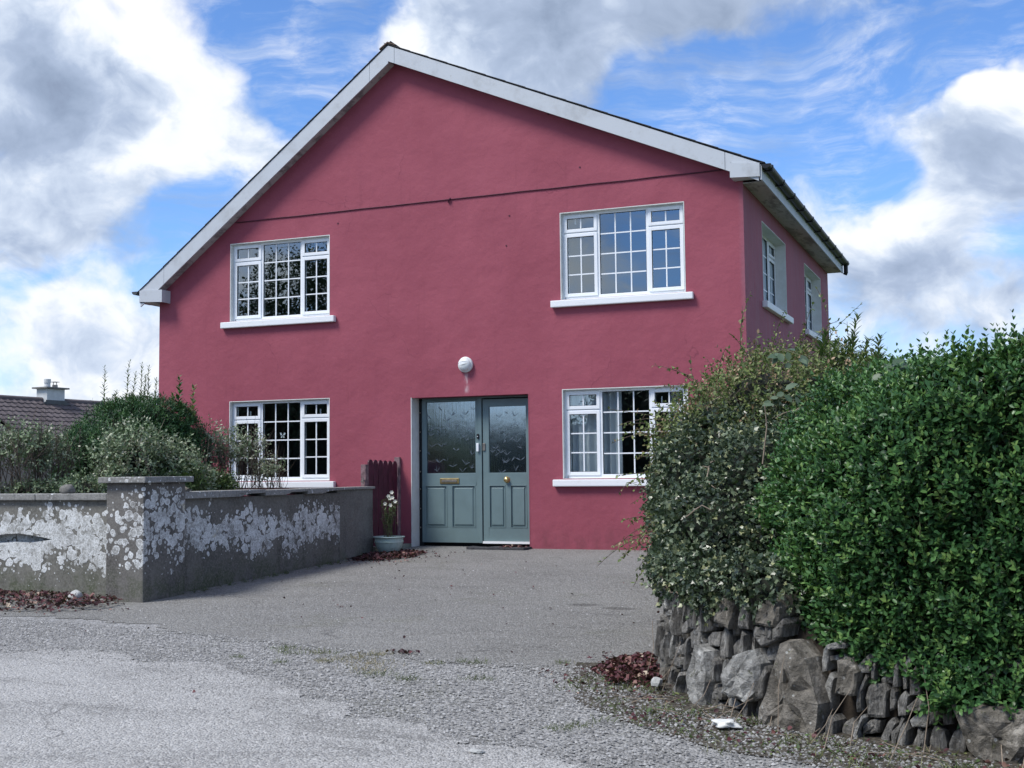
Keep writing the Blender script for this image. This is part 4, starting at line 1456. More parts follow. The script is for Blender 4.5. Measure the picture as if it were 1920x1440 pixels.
# ================================================================== STONE BANK
bank = thing('stone_wall', (2.9, -8.6, -0.26), 'dry stone bank of upright slate stones carrying the hedge, right foreground', 'stone wall')
WP = [(2.30, -1.2), (2.26, -5.0), (2.20, -7.0), (2.24, -7.75), (2.42, -8.25), (2.75, -8.72), (3.38, -9.17), (4.38, -9.52), (5.6, -9.85), (7.6, -10.3)]


def spline(pts, n=24):
    P = np.array([pts[0]] + list(pts) + [pts[-1]], float)
    out = []
    for i in range(1, len(P) - 2):
        for t in np.linspace(0, 1, n, endpoint=False):
            a, b, c_, d = P[i - 1], P[i], P[i + 1], P[i + 2]
            out.append(0.5 * ((2 * b) + (-a + c_) * t + (2 * a - 5 * b + 4 * c_ - d) * t ** 2 + (-a + 3 * b - 3 * c_ + d) * t ** 3))
    out.append(P[-2])
    return np.array(out)


class Path:
    def __init__(s, pts):
        s.p = spline(pts)
        s.L = np.concatenate([[0], np.cumsum(np.linalg.norm(np.diff(s.p[:, :2], axis=0), axis=1))])

    def at(s, u):
        return np.stack([np.interp(u, s.L, s.p[:, k]) for k in range(s.p.shape[1])], -1)

    def out(s, u):
        d = s.at(np.asarray(u) + 0.03)[..., :2] - s.at(np.asarray(u) - 0.03)[..., :2]
        d = nrm(d)
        return np.stack([d[..., 1], -d[..., 0]], -1)      # to the right of travel (-x then -y): faces the drive and lane


WPATH = Path(WP)
_d = WPATH.out(np.array([1.0]))[0]
OSGN = 1.0 if _d[0] < 0 else -1.0
uc = float(WPATH.L[np.argmin(np.linalg.norm(WPATH.p - np.array([2.42, -8.25]), axis=1))])
# upright slabs in ragged courses with a few landmark boulders
rs = np.random.RandomState(21)


def px_to_uv(px, py):
    us = np.linspace(uc - 1.3, uc + 4.0, 400)
    best = None
    P = WPATH.at(us)
    for z in np.linspace(-0.35, 0.5, 60):
        q = proj(np.concatenate([P, np.full((len(P), 1), z)], 1))
        e = (q[:, 0] - px) ** 2 + (q[:, 1] - py) ** 2
        k = int(np.argmin(e))
        if best is None or e[k] < best[0]:
            best = (e[k], us[k], z)
    u, z = best[1:]
    return u, z - float(gz(*WPATH.at(np.array([u]))[0]))


def fbm(u, v, sd, f):
    return mnoise.noise(Vector((u * f, v * f, sd))) + 0.5 * mnoise.noise(Vector((u * f * 2.3, v * f * 2.3, sd + 5)))


def stone(outline, bulge, rec, mat, sd, tilt=0.0, res=14, rough=1.0):
    """rock grown from an outline (u, v) on the bank face: angular, with a broken front"""
    P = np.array(outline, float)
    d = np.linalg.norm(np.roll(P, -1, 0) - P, axis=1)
    L = np.concatenate([[0], np.cumsum(d)])
    Q = np.concatenate([P, P[:1]])
    extra = L[-1] * (np.arange(max(0, res - len(P))) + 0.5) / max(1, res - len(P))
    t = np.sort(np.concatenate([L[:-1], extra]))          # keep every corner of the outline
    ring = np.stack([np.interp(t, L, Q[:, 0]), np.interp(t, L, Q[:, 1])], 1)
    res = len(ring)
    cen = ring.mean(0)
    vv = []
    for (k, dep) in ((0.9, -0.12), (1.0, -0.004), (0.965, bulge * 0.78), (0.80, bulge * 0.95), (0.5, bulge), (0.22, bulge * 1.0)):
        for q in ring:
            a = cen + (q - cen) * k
            nz = fbm(a[0], a[1] * 0.6, sd, 9.0) * 0.42 + fbm(a[0], a[1] * 0.3, sd + 9, 30.0) * 0.40
            r_ = 1 + (0.05 * rough * fbm(a[0], a[1], sd + 3, 20) if 0 <= dep or k == 1.0 else 0)
            a = cen + (a - cen) * r_
            dp = rec + dep + (nz * rough * max(bulge, 0.02) if dep > 0 else 0) + tilt * (a[0] - cen[0])
            vv.append((a[0], a[1], dp))
    vv.append((cen[0], cen[1], rec + bulge * (1 + 0.3 * fbm(cen[0], cen[1], sd, 9))))
    vv = np.array(vv)
    base = WPATH.at(vv[:, 0])
    on = WPATH.out(vv[:, 0]) * OSGN
    zg = gz(base[:, 0], base[:, 1])
    W3 = np.concatenate([base + on * (vv[:, 2] - 0.10 * np.clip(vv[:, 1], 0, 1))[:, None], (zg + vv[:, 1] - 0.02)[:, None]], 1)
    F = []
    for q in range(5):
        for k in range(res):
            k2 = (k + 1) % res
            F.append((q * res + k, q * res + k2, (q + 1) * res + k2, (q + 1) * res + k))
    for k in range(res):
        F.append((5 * res + k, 5 * res + (k + 1) % res, 6 * res))
    mb = MB()
    mb.add(W3, F)
    return mb.build('stone', M[mat], bank)


# landmark boulders: photo px, py, outline in metres about the centre, bulge, material
B_ = [(1402, 1258, [(-.15, -.13), (.06, -.15), (.13, -.05), (.14, .08), (.09, .16), (-.02, .12), (-.10, .09), (-.16, -.02)], 0.11, 'pale_boulder'),
      (1320, 1270, [(-.12, -.14), (-.03, -.18), (.09, -.22), (.11, -.02), (.07, .16), (-.02, .19), (-.08, .06), (-.13, -.04)], 0.085, 'pale_boulder'),
      (1490, 1290, [(-.22, -.27), (.20, -.26), (.22, -.05), (.12, .18), (.02, .27), (-.06, .25), (-.12, .05)], 0.12, 'brown_boulder'),
      (1868, 1372, [(-.20, .15), (.20, .15), (.19, -.02), (.08, -.16), (.0, -.17), (-.12, -.08)], 0.10, 'brown_boulder'),
      (1295, 1148, [(-.05, -.09), (.05, -.08), (.055, .03), (.02, .09), (-.04, .07)], 0.06, 'slate_stone'),
      (1358, 1140, [(-.07, -.07), (.06, -.10), (.08, .05), (.02, .11), (-.07, .08)], 0.07, 'brown_boulder'),
      (1394, 1142, [(-.05, -.09), (.03, -.09), (.05, .08), (-.01, .10), (-.05, .07)], 0.05, 'slate_stone'),
      (1440, 1140, [(-.08, -.08), (.06, -.09), (.09, .03), (.05, .10), (-.07, .09)], 0.075, 'brown_boulder'),
      (1592, 1262, [(-.06, -.09), (.05, -.09), (.07, .04), (.03, .10), (-.05, .09)], 0.075, 'brown_boulder'),
      (1430, 1190, [(-.09, .02), (.0, -.05), (.10, .0), (.09, .05), (-.08, .06)], 0.05, 'slate_stone')]
bould = []
cnt = 0
for (px, py, ol, bg, mt) in B_:
    u, v = px_to_uv(px, py)
    ol = np.array(ol) * 0.93
    P = ol + np.array([u, max(v, -ol[:, 1].min() - 0.04)])
    bould.append(P)
    o = stone(P, bg, 0.0, mt, cnt * 1.7, res=24, rough=0.8)
    if np.ptp(P[:, 0]) > 0.22:
        o['label'] = {'pale_boulder': 'large pale boulder', 'brown_boulder': 'large brownish boulder'}[mt]
    cnt += 1
courses = [(-0.05, 0.12), (0.12, 0.30), (0.30, 0.44), (0.44, 0.60)]
for ci, (v0, v1) in enumerate(courses):
    u = uc - 2.4
    while u < uc + 4.0:
        near = uc - 0.75 < u < uc + 2.75
        wd_ = rs.choice([0.035, 0.05, 0.065, 0.09, 0.12], p=[.22, .3, .22, .16, .10]) * (1.0 if near else 2.2)
        if ci == 3 and u > uc + 1.2:
            u += wd_
            continue
        cu = u + wd_ / 2
        jt = lambda q: 0.085 * mnoise.noise(Vector((cu * 7, q * 3.1, 7))) + 0.07 * mnoise.noise(Vector((cu * 1.7, q, 2)))
        a0 = v0 + (jt(ci) if ci else 0)
        a1 = v1 + jt(ci + 1)
        # sometimes two short ones instead of a tall one
        parts_ = [(a0, a1)]
        if wd_ > 0.08 * (1 if near else 2) and rs.rand() < 0.4:
            m_ = a0 + (a1 - a0) * rs.uniform(.4, .6)
            parts_ = [(a0, m_), (m_, a1)]
        for (b0_, b1_) in parts_:
            g_ = 0.004 + 0.006 * rs.rand()
            x0, x1 = u + g_, u + wd_ - g_ * 0.5
            w2 = (x1 - x0)
            sl_ = 0.10 * (b1_ - b0_) + 0.012 * rs.randn()
            pk = rs.uniform(0.2, 0.8)
            ol = [(x0 + w2 * .12 * rs.rand(), b0_ + g_), (x1 - w2 * .15 * rs.rand(), b0_ + g_ * (1 + rs.rand() * 2)), (x1 + .1 * w2 * rs.randn() * .5, b0_ + (b1_ - b0_) * rs.uniform(.4, .6)),
                  (x1 - w2 * .25 * rs.rand() + sl_, b1_ - g_ - 0.03 * rs.rand()), (x0 + w2 * pk + sl_, b1_ - g_ + 0.008), (x0 + w2 * .2 * rs.rand() + sl_, b1_ - g_ - 0.03 * rs.rand()), (x0 - .04 * w2, b0_ + (b1_ - b0_) * rs.uniform(.4, .6))]
            ol = np.array(ol)
            c_ = ol.mean(0)
            inside = any(in_poly(c_[None], B)[0] or in_poly(c_[None], B.mean(0) + (B - B.mean(0)) * 0.88)[0] for B in bould)
            if inside or cnt >= 297:
                continue
            r2 = rs.rand()
            stone(ol, rs.uniform(0.02, 0.05), rs.uniform(-0.055, 0.02), 'slate_stone' if r2 < 0.80 else 'pale_boulder' if r2 < 0.92 else 'brown_boulder', cnt * 1.3, tilt=rs.uniform(-.6, .6), res=12)
            cnt += 1
        u += wd_
print('stones', cnt)
# earth core behind the stones
mb = MB()
us = np.linspace(0.3, WPATH.L[-1], 90)
base = WPATH.at(us)
on = WPATH.out(us) * OSGN
zg = gz(base[:, 0], base[:, 1])
rows = [(-0.075, -0.2), (-0.10, 0.3), (-0.17, 0.48), (-0.35, 0.58), (-1.0, 0.6), (-1.25, 0.4), (-1.3, -0.2)]
vs_ = []
for (d, z) in rows:
    nz = np.array([0.03 * mnoise.noise(Vector((u * 4, z * 5, 0))) for u in us])
    vs_.append(np.concatenate([base + on * (d + nz)[:, None], (zg + z)[:, None]], 1))
V_ = np.concatenate(vs_)
n_ = len(us)
mb.add(V_, [(j * n_ + i, j * n_ + i + 1, (j + 1) * n_ + i + 1, (j + 1) * n_ + i) for j in range(len(rows) - 1) for i in range(n_ - 1)])
mb.build('earth_core', M['soil'], bank)


# ================================================================== FOLIAGE
def sample_blobs(ells, n, rs, deep=0.86, zmin=None, shell=(0.9, 1.04), camside=None):
    """points on the outside of a union of ellipsoids -> pos, normal"""
    E_ = [(np.array(c, float), np.array(r, float)) for c, r in ells]
    ar = np.array([(r[0] * r[1] * r[2]) ** (2 / 3) for _, r in E_])
    idx = rs.choice(len(E_), n, p=ar / ar.sum())
    d = nrm(rs.randn(n, 3))
    C_ = np.array([E_[i][0] for i in range(len(E_))])[idx]
    R_ = np.array([E_[i][1] for i in range(len(E_))])[idx]
    k = rs.uniform(shell[0], shell[1], n)[:, None]
    # lumpy radius
    lump = np.array([mnoise.noise(Vector(tuple(c + dd * r_) ) * 2.6) for c, dd, r_ in zip(C_, d, R_)])[:, None]
    P = C_ + d * R_ * k * (1 + 0.16 * lump)
    N = nrm(d / R_)
    keep = np.ones(n, bool)
    for i, (c, r) in enumerate(E_):
        q = (((P - c) / r) ** 2).sum(1)
        keep &= ~((q < deep ** 2) & (idx != i))
    if zmin is not None:
        keep &= P[:, 2] > zmin
    if camside is not None:
        keep &= ((CPOS - P) * N).sum(1) > camside * np.linalg.norm(CPOS - P, axis=1)
    return P[keep], N[keep]


def blob_core(name, ells, k, mat, parent, zmin=-9):  # dark shells added inside the foliage to block light, not real growth
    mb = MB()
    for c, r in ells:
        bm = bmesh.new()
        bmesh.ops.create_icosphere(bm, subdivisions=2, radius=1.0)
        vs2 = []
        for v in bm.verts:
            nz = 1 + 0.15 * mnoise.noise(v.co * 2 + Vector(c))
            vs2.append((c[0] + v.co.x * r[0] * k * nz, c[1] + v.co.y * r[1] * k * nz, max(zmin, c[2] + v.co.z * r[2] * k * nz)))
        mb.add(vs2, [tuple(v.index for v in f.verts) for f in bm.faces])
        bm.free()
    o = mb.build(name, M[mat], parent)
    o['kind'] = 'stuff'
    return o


def shoots(P, N, rs, length, nl, size, tip=0.5, upw=0.6, out=0.8, jit=0.5, tone_base=(0.2, 0.75), young=0.25, droop=0.0):
    """short leafy shoots standing out of a surface: returns leaf arrays and stem paths"""
    n = len(P)
    S = nrm(N * out + np.array([0, 0, upw]) + rs.randn(n, 3) * jit)
    L = length * rs.uniform(0.5, 1.3, n)
    ref = nrm(rs.randn(n, 3))
    A = nrm(np.cross(S, ref))
    B = np.cross(S, A)
    pos, dr, nr, sz, tn = [], [], [], [], []
    tb = rs.uniform(tone_base[0], tone_base[1], n)
    yg = rs.rand(n) < young
    for k in range(nl):
        t = k / max(1, nl - 1)
        for sgn in (-1, 1):
            ax = (A if k % 2 else B) * sgn
            d = nrm(ax * (1.0 - 0.35 * t) + S * (0.45 + 0.8 * t) + rs.randn(n, 3) * 0.22 - np.array([0, 0, droop]))
            pos.append(P + S * (L * t)[:, None])
            dr.append(d)
            nr.append(nrm(S * 1.0 - ax * 0.3 + rs.randn(n, 3) * 0.3))
            sz.append(size * (1 - (1 - tip) * t) * rs.uniform(0.75, 1.25, n))
            tn.append(np.clip(tb + 0.35 * t * yg + rs.randn(n) * 0.07, 0, 1))
    return np.concatenate(pos), np.concatenate(dr), np.concatenate(nr), np.concatenate(sz), np.concatenate(tn), S, L


def leafy(name, parent, P, N, rs, tmpl, mat, n_ind=0, **kw):
    """foliage part; the n_ind leaves nearest the camera become leaf objects of their own"""
    pos, dr, nr, sz, tn, S, L = shoots(P, N, rs, **kw)
    if n_ind:
        dist = np.linalg.norm(pos - CPOS, axis=1) - sz * 6 + rs.rand(len(pos)) * 0.5
        pr = proj(pos)
        inside = (pr[:, 0] > 10) & (pr[:, 0] < 1910) & (pr[:, 1] > 5) & (pr[:, 1] < 1435)
        dist = np.where(inside, dist, 99)
        order = np.argsort(dist)
        ind = order[:n_ind]
        rest_ = order[n_ind:]
        variants = []
        for vtone in np.linspace(0.25, 0.95, 8):
            tv_, tf_ = tmpl
            me = bpy.data.meshes.new('leaf')
            me.from_pydata([tuple(v) for v in tv_], [], tf_)
            a_ = me.attributes.new('tone', 'FLOAT', 'POINT')
            a_.data.foreach_set('value', np.full(len(tv_), vtone, np.float32))
            me.materials.append(M[mat])
            variants.append(me)
        off = np.array(world_loc(parent))
        for i in ind:
            Y = dr[i] / np.linalg.norm(dr[i])
            Z = nr[i] - (nr[i] @ Y) * Y
            Z /= np.linalg.norm(Z)
            X = np.cross(Y, Z)
            o = bpy.data.objects.new('leaf', variants[int(np.clip((tn[i] - 0.2) * 10, 0, 7))])
            link(o, parent)
            s = sz[i]
            o.matrix_local = Matrix(((X[0] * s, Y[0] * s, Z[0] * s, pos[i][0] - off[0]), (X[1] * s, Y[1] * s, Z[1] * s, pos[i][1] - off[1]), (X[2] * s, Y[2] * s, Z[2] * s, pos[i][2] - off[2]), (0, 0, 0, 1)))
        pos, dr, nr, sz, tn = (a[rest_] for a in (pos, dr, nr, sz, tn))
    o = leaves(name, pos, dr, nr, sz, tn, tmpl, M[mat], parent)
    o['kind'] = 'stuff'
    return o, S, L


def stems_part(parent, P, S, L, rs, every, r, mat='green_stem', back=0.12, name='stem'):
    paths = [[tuple(P[i] - S[i] * back), tuple(P[i] + S[i] * L[i] * 0.5), tuple(P[i] + S[i] * L[i])] for i in range(0, len(P), every)]
    o = tubes_np(name, paths, r, r * 0.5, M[mat], parent, 3)
    o['kind'] = 'stuff'
    return o


# ---- privet hedge along the lane
HP = Path([(3.55, -8.0, 0.40, 0.90), (3.48, -8.50, 0.28, 1.08), (3.60, -8.98, 0.12, 1.30), (3.90, -9.24, 0.02, 1.42), (4.38, -9.42, -0.10, 1.52), (5.2, -9.65, -0.2, 1.64), (6.4, -9.95, -0.25, 1.7), (8.0, -10.3, -0.25, 1.7)])
HL = HP.L[-1]
_o = HP.out(np.array([1.5]))[0]
HSG = 1.0 if _o[1] < 0 else -1.0


def hedge_pt(u, s, k=1.0):
    """s in 0..1 face from hem to top, 1..1.7 over the top and back"""
    b = HP.at(u)
    o2 = HP.out(u) * HSG
    H = b[:, 3] - b[:, 2]
    sf = np.clip(s, 0, 1)
    prof = 0.08 + 0.15 * np.sin(np.clip(sf * 1.25, 0, 1) * math.pi * 0.5) * (1 - 0.55 * sf ** 3)
    top = np.clip(s - 1, 0, 1)
    ang = np.clip((sf - 0.88) / 0.12, 0, 1)
    outd = prof - 0.10 * ang ** 2 - top * 1.35
    z = b[:, 2] + H * (sf - 0.02 * ang) + 0.05 * np.sin(top * 4) - 0.25 * top ** 2
    x = b[:, 0] + o2[:, 0] * outd * k
    y = b[:, 1] + o2[:, 1] * outd * k
    P = np.stack([x, y, z], 1)
    n_out = np.stack([o2[:, 0], o2[:, 1], np.zeros(len(u))], 1)
    N = nrm(n_out * (1 - ang * 0.7)[:, None] * (s < 1)[:, None] + np.array([0, 0, 1.0]) * (0.05 + ang * 0.9 + (s >= 1))[:, None] - np.array([0, 0, 0.5]) * np.clip(0.15 - sf, 0, 1)[:, None] * 4)
    nz = np.array([mnoise.noise(Vector(tuple(p)) * 1.9) * 0.9 + mnoise.noise(Vector(tuple(p)) * 5.0) * 0.55 for p in P])
    return P + N * (nz * 0.115)[:, None], N


hedge = thing('privet_hedge', (4.4, -9.2, 0.1), 'big glossy dark green privet hedge growing over the stone wall at the right edge', 'hedge')
rs = np.random.RandomState(31)
n = 15500
u = rs.uniform(0.02, min(HL, 3.6), n)
s = rs.uniform(0.0, 1.45, n)
P, N = hedge_pt(u, s)
P = P - N * (rs.rand(n) ** 2 * 0.10)[:, None]
o, S, L = leafy('foliage', hedge, P, N, rs, T_OVAL, 'privet_leaf', n_ind=298, length=0.10, nl=4, size=0.046, tip=0.62, upw=0.95, out=0.75, jit=0.34, tone_base=(0.1, 0.72), young=0.4)
stems_part(hedge, P, S, L, rs, 3, 0.0022)
u = rs.uniform(3.4, HL - 0.1, 2500)
P, N = hedge_pt(u, rs.uniform(0.0, 1.4, 2500))
leafy('foliage', hedge, P, N, rs, T_QUAD, 'privet_leaf', length=0.14, nl=4, size=0.085, tip=0.7)
# the hedge's ragged left end, growing into its neighbours
EB = [(at(1555, 860, 7.5), (0.26, 0.32, 0.26)), (at(1500, 960, 7.3), (0.20, 0.28, 0.26)), (at(1620, 775, 7.3), (0.28, 0.32, 0.20)), (at(1505, 1090, 7.0), (0.17, 0.25, 0.20)), (at(1700, 735, 6.9), (0.22, 0.3, 0.13)),
      (at(1570, 1180, 6.55), (0.14, 0.14, 0.13)), (at(1680, 1245, 6.15), (0.14, 0.12, 0.11)), (at(1800, 1310, 5.8), (0.15, 0.12, 0.09))]
P, N = sample_blobs(EB, 4200, rs, shell=(0.55, 1.15), camside=-0.3)
leafy('foliage', hedge, P, N, rs, T_OVAL, 'privet_leaf', length=0.10, nl=4, size=0.045, tip=0.62, upw=0.9, out=0.75, jit=0.45, tone_base=(0.1, 0.8), young=0.35)
# long upright new shoots along the crest
n = 190
u = rs.uniform(0.9, 3.6, n)
P, N = hedge_pt(u, rs.uniform(0.92, 1.3, n))
leafy('crest_shoots', hedge, P, N, rs, T_OVAL, 'privet_leaf', length=0.19, nl=8, size=0.046, tip=0.5, upw=2.6, out=0.4, jit=0.25, tone_base=(0.4, 0.8), young=0.5)
# dark core added inside the hedge to block light between the leaves
us = np.linspace(0.08, HL, 70)
vs_ = []
for s_ in (0.02, 0.25, 0.5, 0.75, 0.9, 1.0, 1.2, 1.45, 1.6):
    P, N = hedge_pt(us, np.full(len(us), s_))
    vs_.append(P - N * 0.13)
b_ = vs_[-1].copy()
b_[:, 2] = -0.2
vs_.append(b_)
V_ = np.concatenate(vs_)
n_ = len(us)
mb = MB()
mb.add(V_, [(j * n_ + i, j * n_ + i + 1, (j + 1) * n_ + i + 1, (j + 1) * n_ + i) for j in range(len(vs_) - 1) for i in range(n_ - 1)])
mb.add([v[0] for v in vs_], [tuple(range(len(vs_)))])
mb.build('shade_core', M['inner_dark'], hedge)['kind'] = 'stuff'

# ---- ivy over the bank corner and back along the drive
ivy = thing('ivy', (2.6, -7.6, 0.3), 'dark grey-green ivy mound covering the corner of the stone bank', 'ivy')
IV = [(at(1385, 985, 8.0), (0.50, 0.55, 0.42)), (at(1480, 1010, 7.6), (0.30, 0.45, 0.40)), (at(1310, 1050, 8.2), (0.22, 0.4, 0.17)), (at(1390, 1070, 7.7), (0.32, 0.4, 0.16)), (at(1300, 1015, 8.5), (0.26, 0.45, 0.24)), (at(1300, 900, 8.7), (0.26, 0.5, 0.36)),
      (at(1430, 900, 8.0), (0.34, 0.4, 0.36)), (at(1455, 1060, 7.75), (0.26, 0.3, 0.22)), (at(1305, 940, 9.6), (0.32, 0.8, 0.46)), (at(1320, 930, 11.2), (0.38, 1.1, 0.6)),
      (at(1345, 925, 13.2), (0.42, 1.3, 0.7)), (at(1520, 900, 8.6), (0.5, 0.6, 0.6)), (at(1390, 850, 8.8), (0.5, 0.5, 0.35))]
for du in np.arange(-1.3, 1.15, 0.17):
    b_ = WPATH.at(np.array([uc + du]))[0] - WPATH.out(np.array([uc + du]))[0] * OSGN * 0.10
    IV.append(((b_[0], b_[1], float(gz(*b_)) + 0.66 + 0.05 * math.sin(du * 9)), (0.17, 0.17, 0.15)))
P, N = sample_blobs(IV, 30000, rs, camside=-0.35, deep=0.8, shell=(0.8, 1.05))
keep = P[:, 2] > gz(P[:, 0], P[:, 1]) + 0.42
P, N = P[keep], N[keep]
o, S, L = leafy('foliage', ivy, P, N, rs, T_IVY, 'ivy_leaf', n_ind=298, length=0.055, nl=2, size=0.031, tip=0.8, upw=0.1, out=0.6, jit=0.7, tone_base=(0.05, 0.85), young=0.3, droop=0.3)
blob_core('shade_core', IV, 0.68, 'inner_dark', ivy, zmin=0.28)
paths = []
for i in range(46):
    k = rs.randint(len(P))
    p0 = P[k] + N[k] * 0.02
    d = nrm(rs.randn(3) * np.array([1, 1, 1.2]))
    pts = [p0]
    for t in range(5):
        d = nrm(d + rs.randn(3) * 0.5 + np.array([0, 0, -0.15]))
        pts.append(pts[-1] + d * 0.06)
    paths.append([tuple(q) for q in pts])
# the bare forked stems low in the middle and hanging strands over the stones
for pa in ([(1415, 1085), (1408, 1030), (1412, 960), (1425, 930)], [(1412, 1010), (1440, 950), (1448, 930)], [(1430, 1010), (1470, 995), (1520, 985)], [(1250, 1090), (1300, 1075), (1350, 1082)],
           [(1262, 1060), (1268, 1150), (1272, 1230)], [(1300, 1100), (1292, 1160), (1286, 1210)], [(1345, 1140), (1340, 1200), (1346, 1260)], [(1430, 870), (1438, 800), (1434, 760)]):
    q = [at(a, b, 7.55 + 0.0 * b) for a, b in pa]
    paths.append([tuple(v) for v in q])
tubes_np('vine_stem', paths, 0.006, 0.003, M['pale_twig'], ivy, 5)['kind'] = 'stuff'

# ---- loose olive-green bush behind and above the ivy
ob = thing('fuchsia_bush', (2.9, -6.9, 0.8), 'loose olive green and reddish small-leaved bush above the ivy, hiding the house corner', 'bush')
OB = [(at(1600, 800, 7.9), (0.28, 0.35, 0.24)), (at(1665, 760, 7.6), (0.22, 0.3, 0.18)), (at(1440, 745, 9.1), (0.50, 0.6, 0.30)), (at(1330, 800, 9.3), (0.32, 0.5, 0.28)), (at(1285, 850, 9.2), (0.22, 0.4, 0.22)), (at(1560, 745, 8.8), (0.42, 0.5, 0.34)),
      (at(1500, 760, 10.8), (0.8, 1.0, 0.45)), (at(1400, 800, 12), (0.5, 1.2, 0.4)), (at(1640, 760, 8.4), (0.3, 0.4, 0.25)), (at(1480, 830, 8.6), (0.4, 0.4, 0.3))]
P, N = sample_blobs(OB, 7200, rs, shell=(0.55, 1.16), camside=-0.4)
o, S, L = leafy('foliage', ob, P, N, rs, T_OVAL, 'olive_leaf', length=0.10, nl=4, size=0.034, tip=0.7, upw=0.7, out=0.8, jit=0.7, tone_base=(0.1, 0.9), young=0.35)
stems_part(ob, P, S, L, rs, 2, 0.0018, 'bark')
blob_core('shade_core', OB, 0.55, 'inner_dark', ob)
# arching sprays leaning out over the lower window and the sky line
P0, D0, LL = [], [], []
for (a, b, d_, dx, dz) in ([(1290, 880, 9.1, -0.9, 0.25)] * 14 + [(1280, 820, 9.2, -0.9, 0.35)] * 14 + [(1330, 740, 9.2, -0.5, 0.8)] * 8 + [(1420, 690, 9.1, -0.1, 1.0)] * 9 + [(1500, 690, 9.0, 0.1, 1.0)] * 8 + [(1250, 960, 9.0, -0.9, -0.1)] * 6 + [(1240, 1010, 9.0, -0.9, -0.25)] * 8 + [(1560, 680, 8.9, 0.1, 1)] * 6):
    P0.append(at(a + rs.uniform(-30, 30), b + rs.uniform(-25, 25), d_ + rs.uniform(-.3, .3)))
    D0.append(nrm(RT * dx + UP * dz + rs.randn(3) * 0.28))
    LL.append(rs.uniform(0.22, 0.55))
paths, LP, LD, LN = [], [], [], []
for p0, d, l_ in zip(P0, D0, LL):
    pts = [p0]
    for t in range(7):
        d = nrm(d + np.array([0, 0, -0.10]) + rs.randn(3) * 0.10)
        pts.append(pts[-1] + d * l_ / 7)
        for q in range(3):
            LP.append(pts[-2] + (pts[-1] - pts[-2]) * rs.rand())
            LD.append(nrm(d * 0.5 + rs.randn(3)))
            LN.append(nrm(np.array([0, 0, 1]) + rs.randn(3) * 0.4))
    paths.append([tuple(q) for q in pts])
tubes_np('spray_stem', paths, 0.0035, 0.0015, M['bark'], ob, 4)['kind'] = 'stuff'
nL = len(LP)
leaves('spray_foliage', np.array(LP), np.array(LD), np.array(LN), rs.uniform(0.022, 0.042, nL), rs.uniform(0.3, 1, nL), T_OVAL, M['olive_leaf'], ob)['kind'] = 'stuff'

# ---- bramble with large greyish leaves across the middle
br = thing('bramble', (3.0, -7.9, 1.0), 'bramble runner with large pale grey-green leaves draped over the olive bush', 'bramble')
cl = [(1490, 745), (1510, 770), (1540, 800), (1470, 735), (1450, 745), (1545, 840), (1560, 860), (1505, 820), (1590, 830), (1480, 665), (1500, 672), (1460, 660), (1600, 850), (1570, 795), (1700, 690), (1720, 690), (1690, 700), (1740, 676), (1650, 690)]
LP, LD, LN, LS = [], [], [], []
for (a, b) in cl:
    p0 = at(a, b, 8.05 if a < 1640 else 6.75)
    for q in range(3):
        LP.append(p0 + rs.randn(3) * 0.02)
        LD.append(nrm(RT * rs.uniform(-1, 1) + np.array([0, 0, -0.35]) - FW * 0.25 + rs.randn(3) * 0.3))
        LN.append(nrm(-FW * 0.8 + np.array([0, 0, 0.9]) + rs.randn(3) * 0.3))
        LS.append(rs.uniform(0.055, 0.095))
tvb = (T_OVAL[0] * np.array([1.3, 1, 1]), T_OVAL[1])
for i in range(len(LP)):
    o = leaves('leaf', np.array([LP[i]]), np.array([LD[i]]), np.array([LN[i]]), np.array([LS[i]]), np.array([rs.uniform(0.3, 1)]), tvb, M['bramble_leaf'], br)
paths = [[tuple(at(a, b, d_)) for a, b, d_ in q] for q in (
    [(1450, 745, 8.1), (1500, 752, 8.08), (1545, 800, 8.05), (1575, 850, 8.0), (1640, 880, 7.7)],
    [(1440, 668, 8.4), (1470, 655, 8.2), (1505, 668, 8.1), (1560, 705, 8.1)], [(1650, 704, 6.85), (1700, 690, 6.75), (1745, 676, 6.7)])]
for q_ in paths:
    tubes_np('runner', [q_], 0.005, 0.003, M['green_stem'], br, 5)


# ---- tall leafy shoots against the sky
def tall_shoot(name, base, top, nleaf, lsize, rs, label, cat, group=None, mat='shoot_leaf', lean=0.05, stemr=0.005, tmpl=T_LANCE, tone=(0.2, 0.8), upl=0.9):
    base = np.array(base)
    top = np.array(top)
    t_ = thing(name, tuple(base), label, cat, group)
    pts = [base + (top - base) * t + rs.randn(3) * lean * 0.3 * t + np.array([lean, 0, 0]) * t * t for t in np.linspace(0, 1, 7)]
    tubes_np('stem', [[tuple(p) for p in pts]], stemr, stemr * 0.4, M['bark'], t_, 5)
    ts = np.linspace(0.15, 1.0, nleaf)
    pp = np.array([np.interp(ts, np.linspace(0, 1, 7), [p[k] for p in pts]) for k in range(3)]).T
    ph = np.arange(nleaf) * 2.4
    d = np.stack([np.cos(ph), np.sin(ph), np.full(nleaf, upl) + 0.5 * ts], 1) + rs.randn(nleaf, 3) * 0.15
    nn = np.stack([-np.cos(ph) * 0.6, -np.sin(ph) * 0.6, np.ones(nleaf)], 1)
    o = leaves('foliage', pp, nrm(d), nrm(nn), lsize * (1.1 - 0.55 * ts) * rs.uniform(0.8, 1.2, nleaf), rs.uniform(tone[0], tone[1], nleaf), tmpl, M[mat], t_)
    o['kind'] = 'stuff'
    return t_


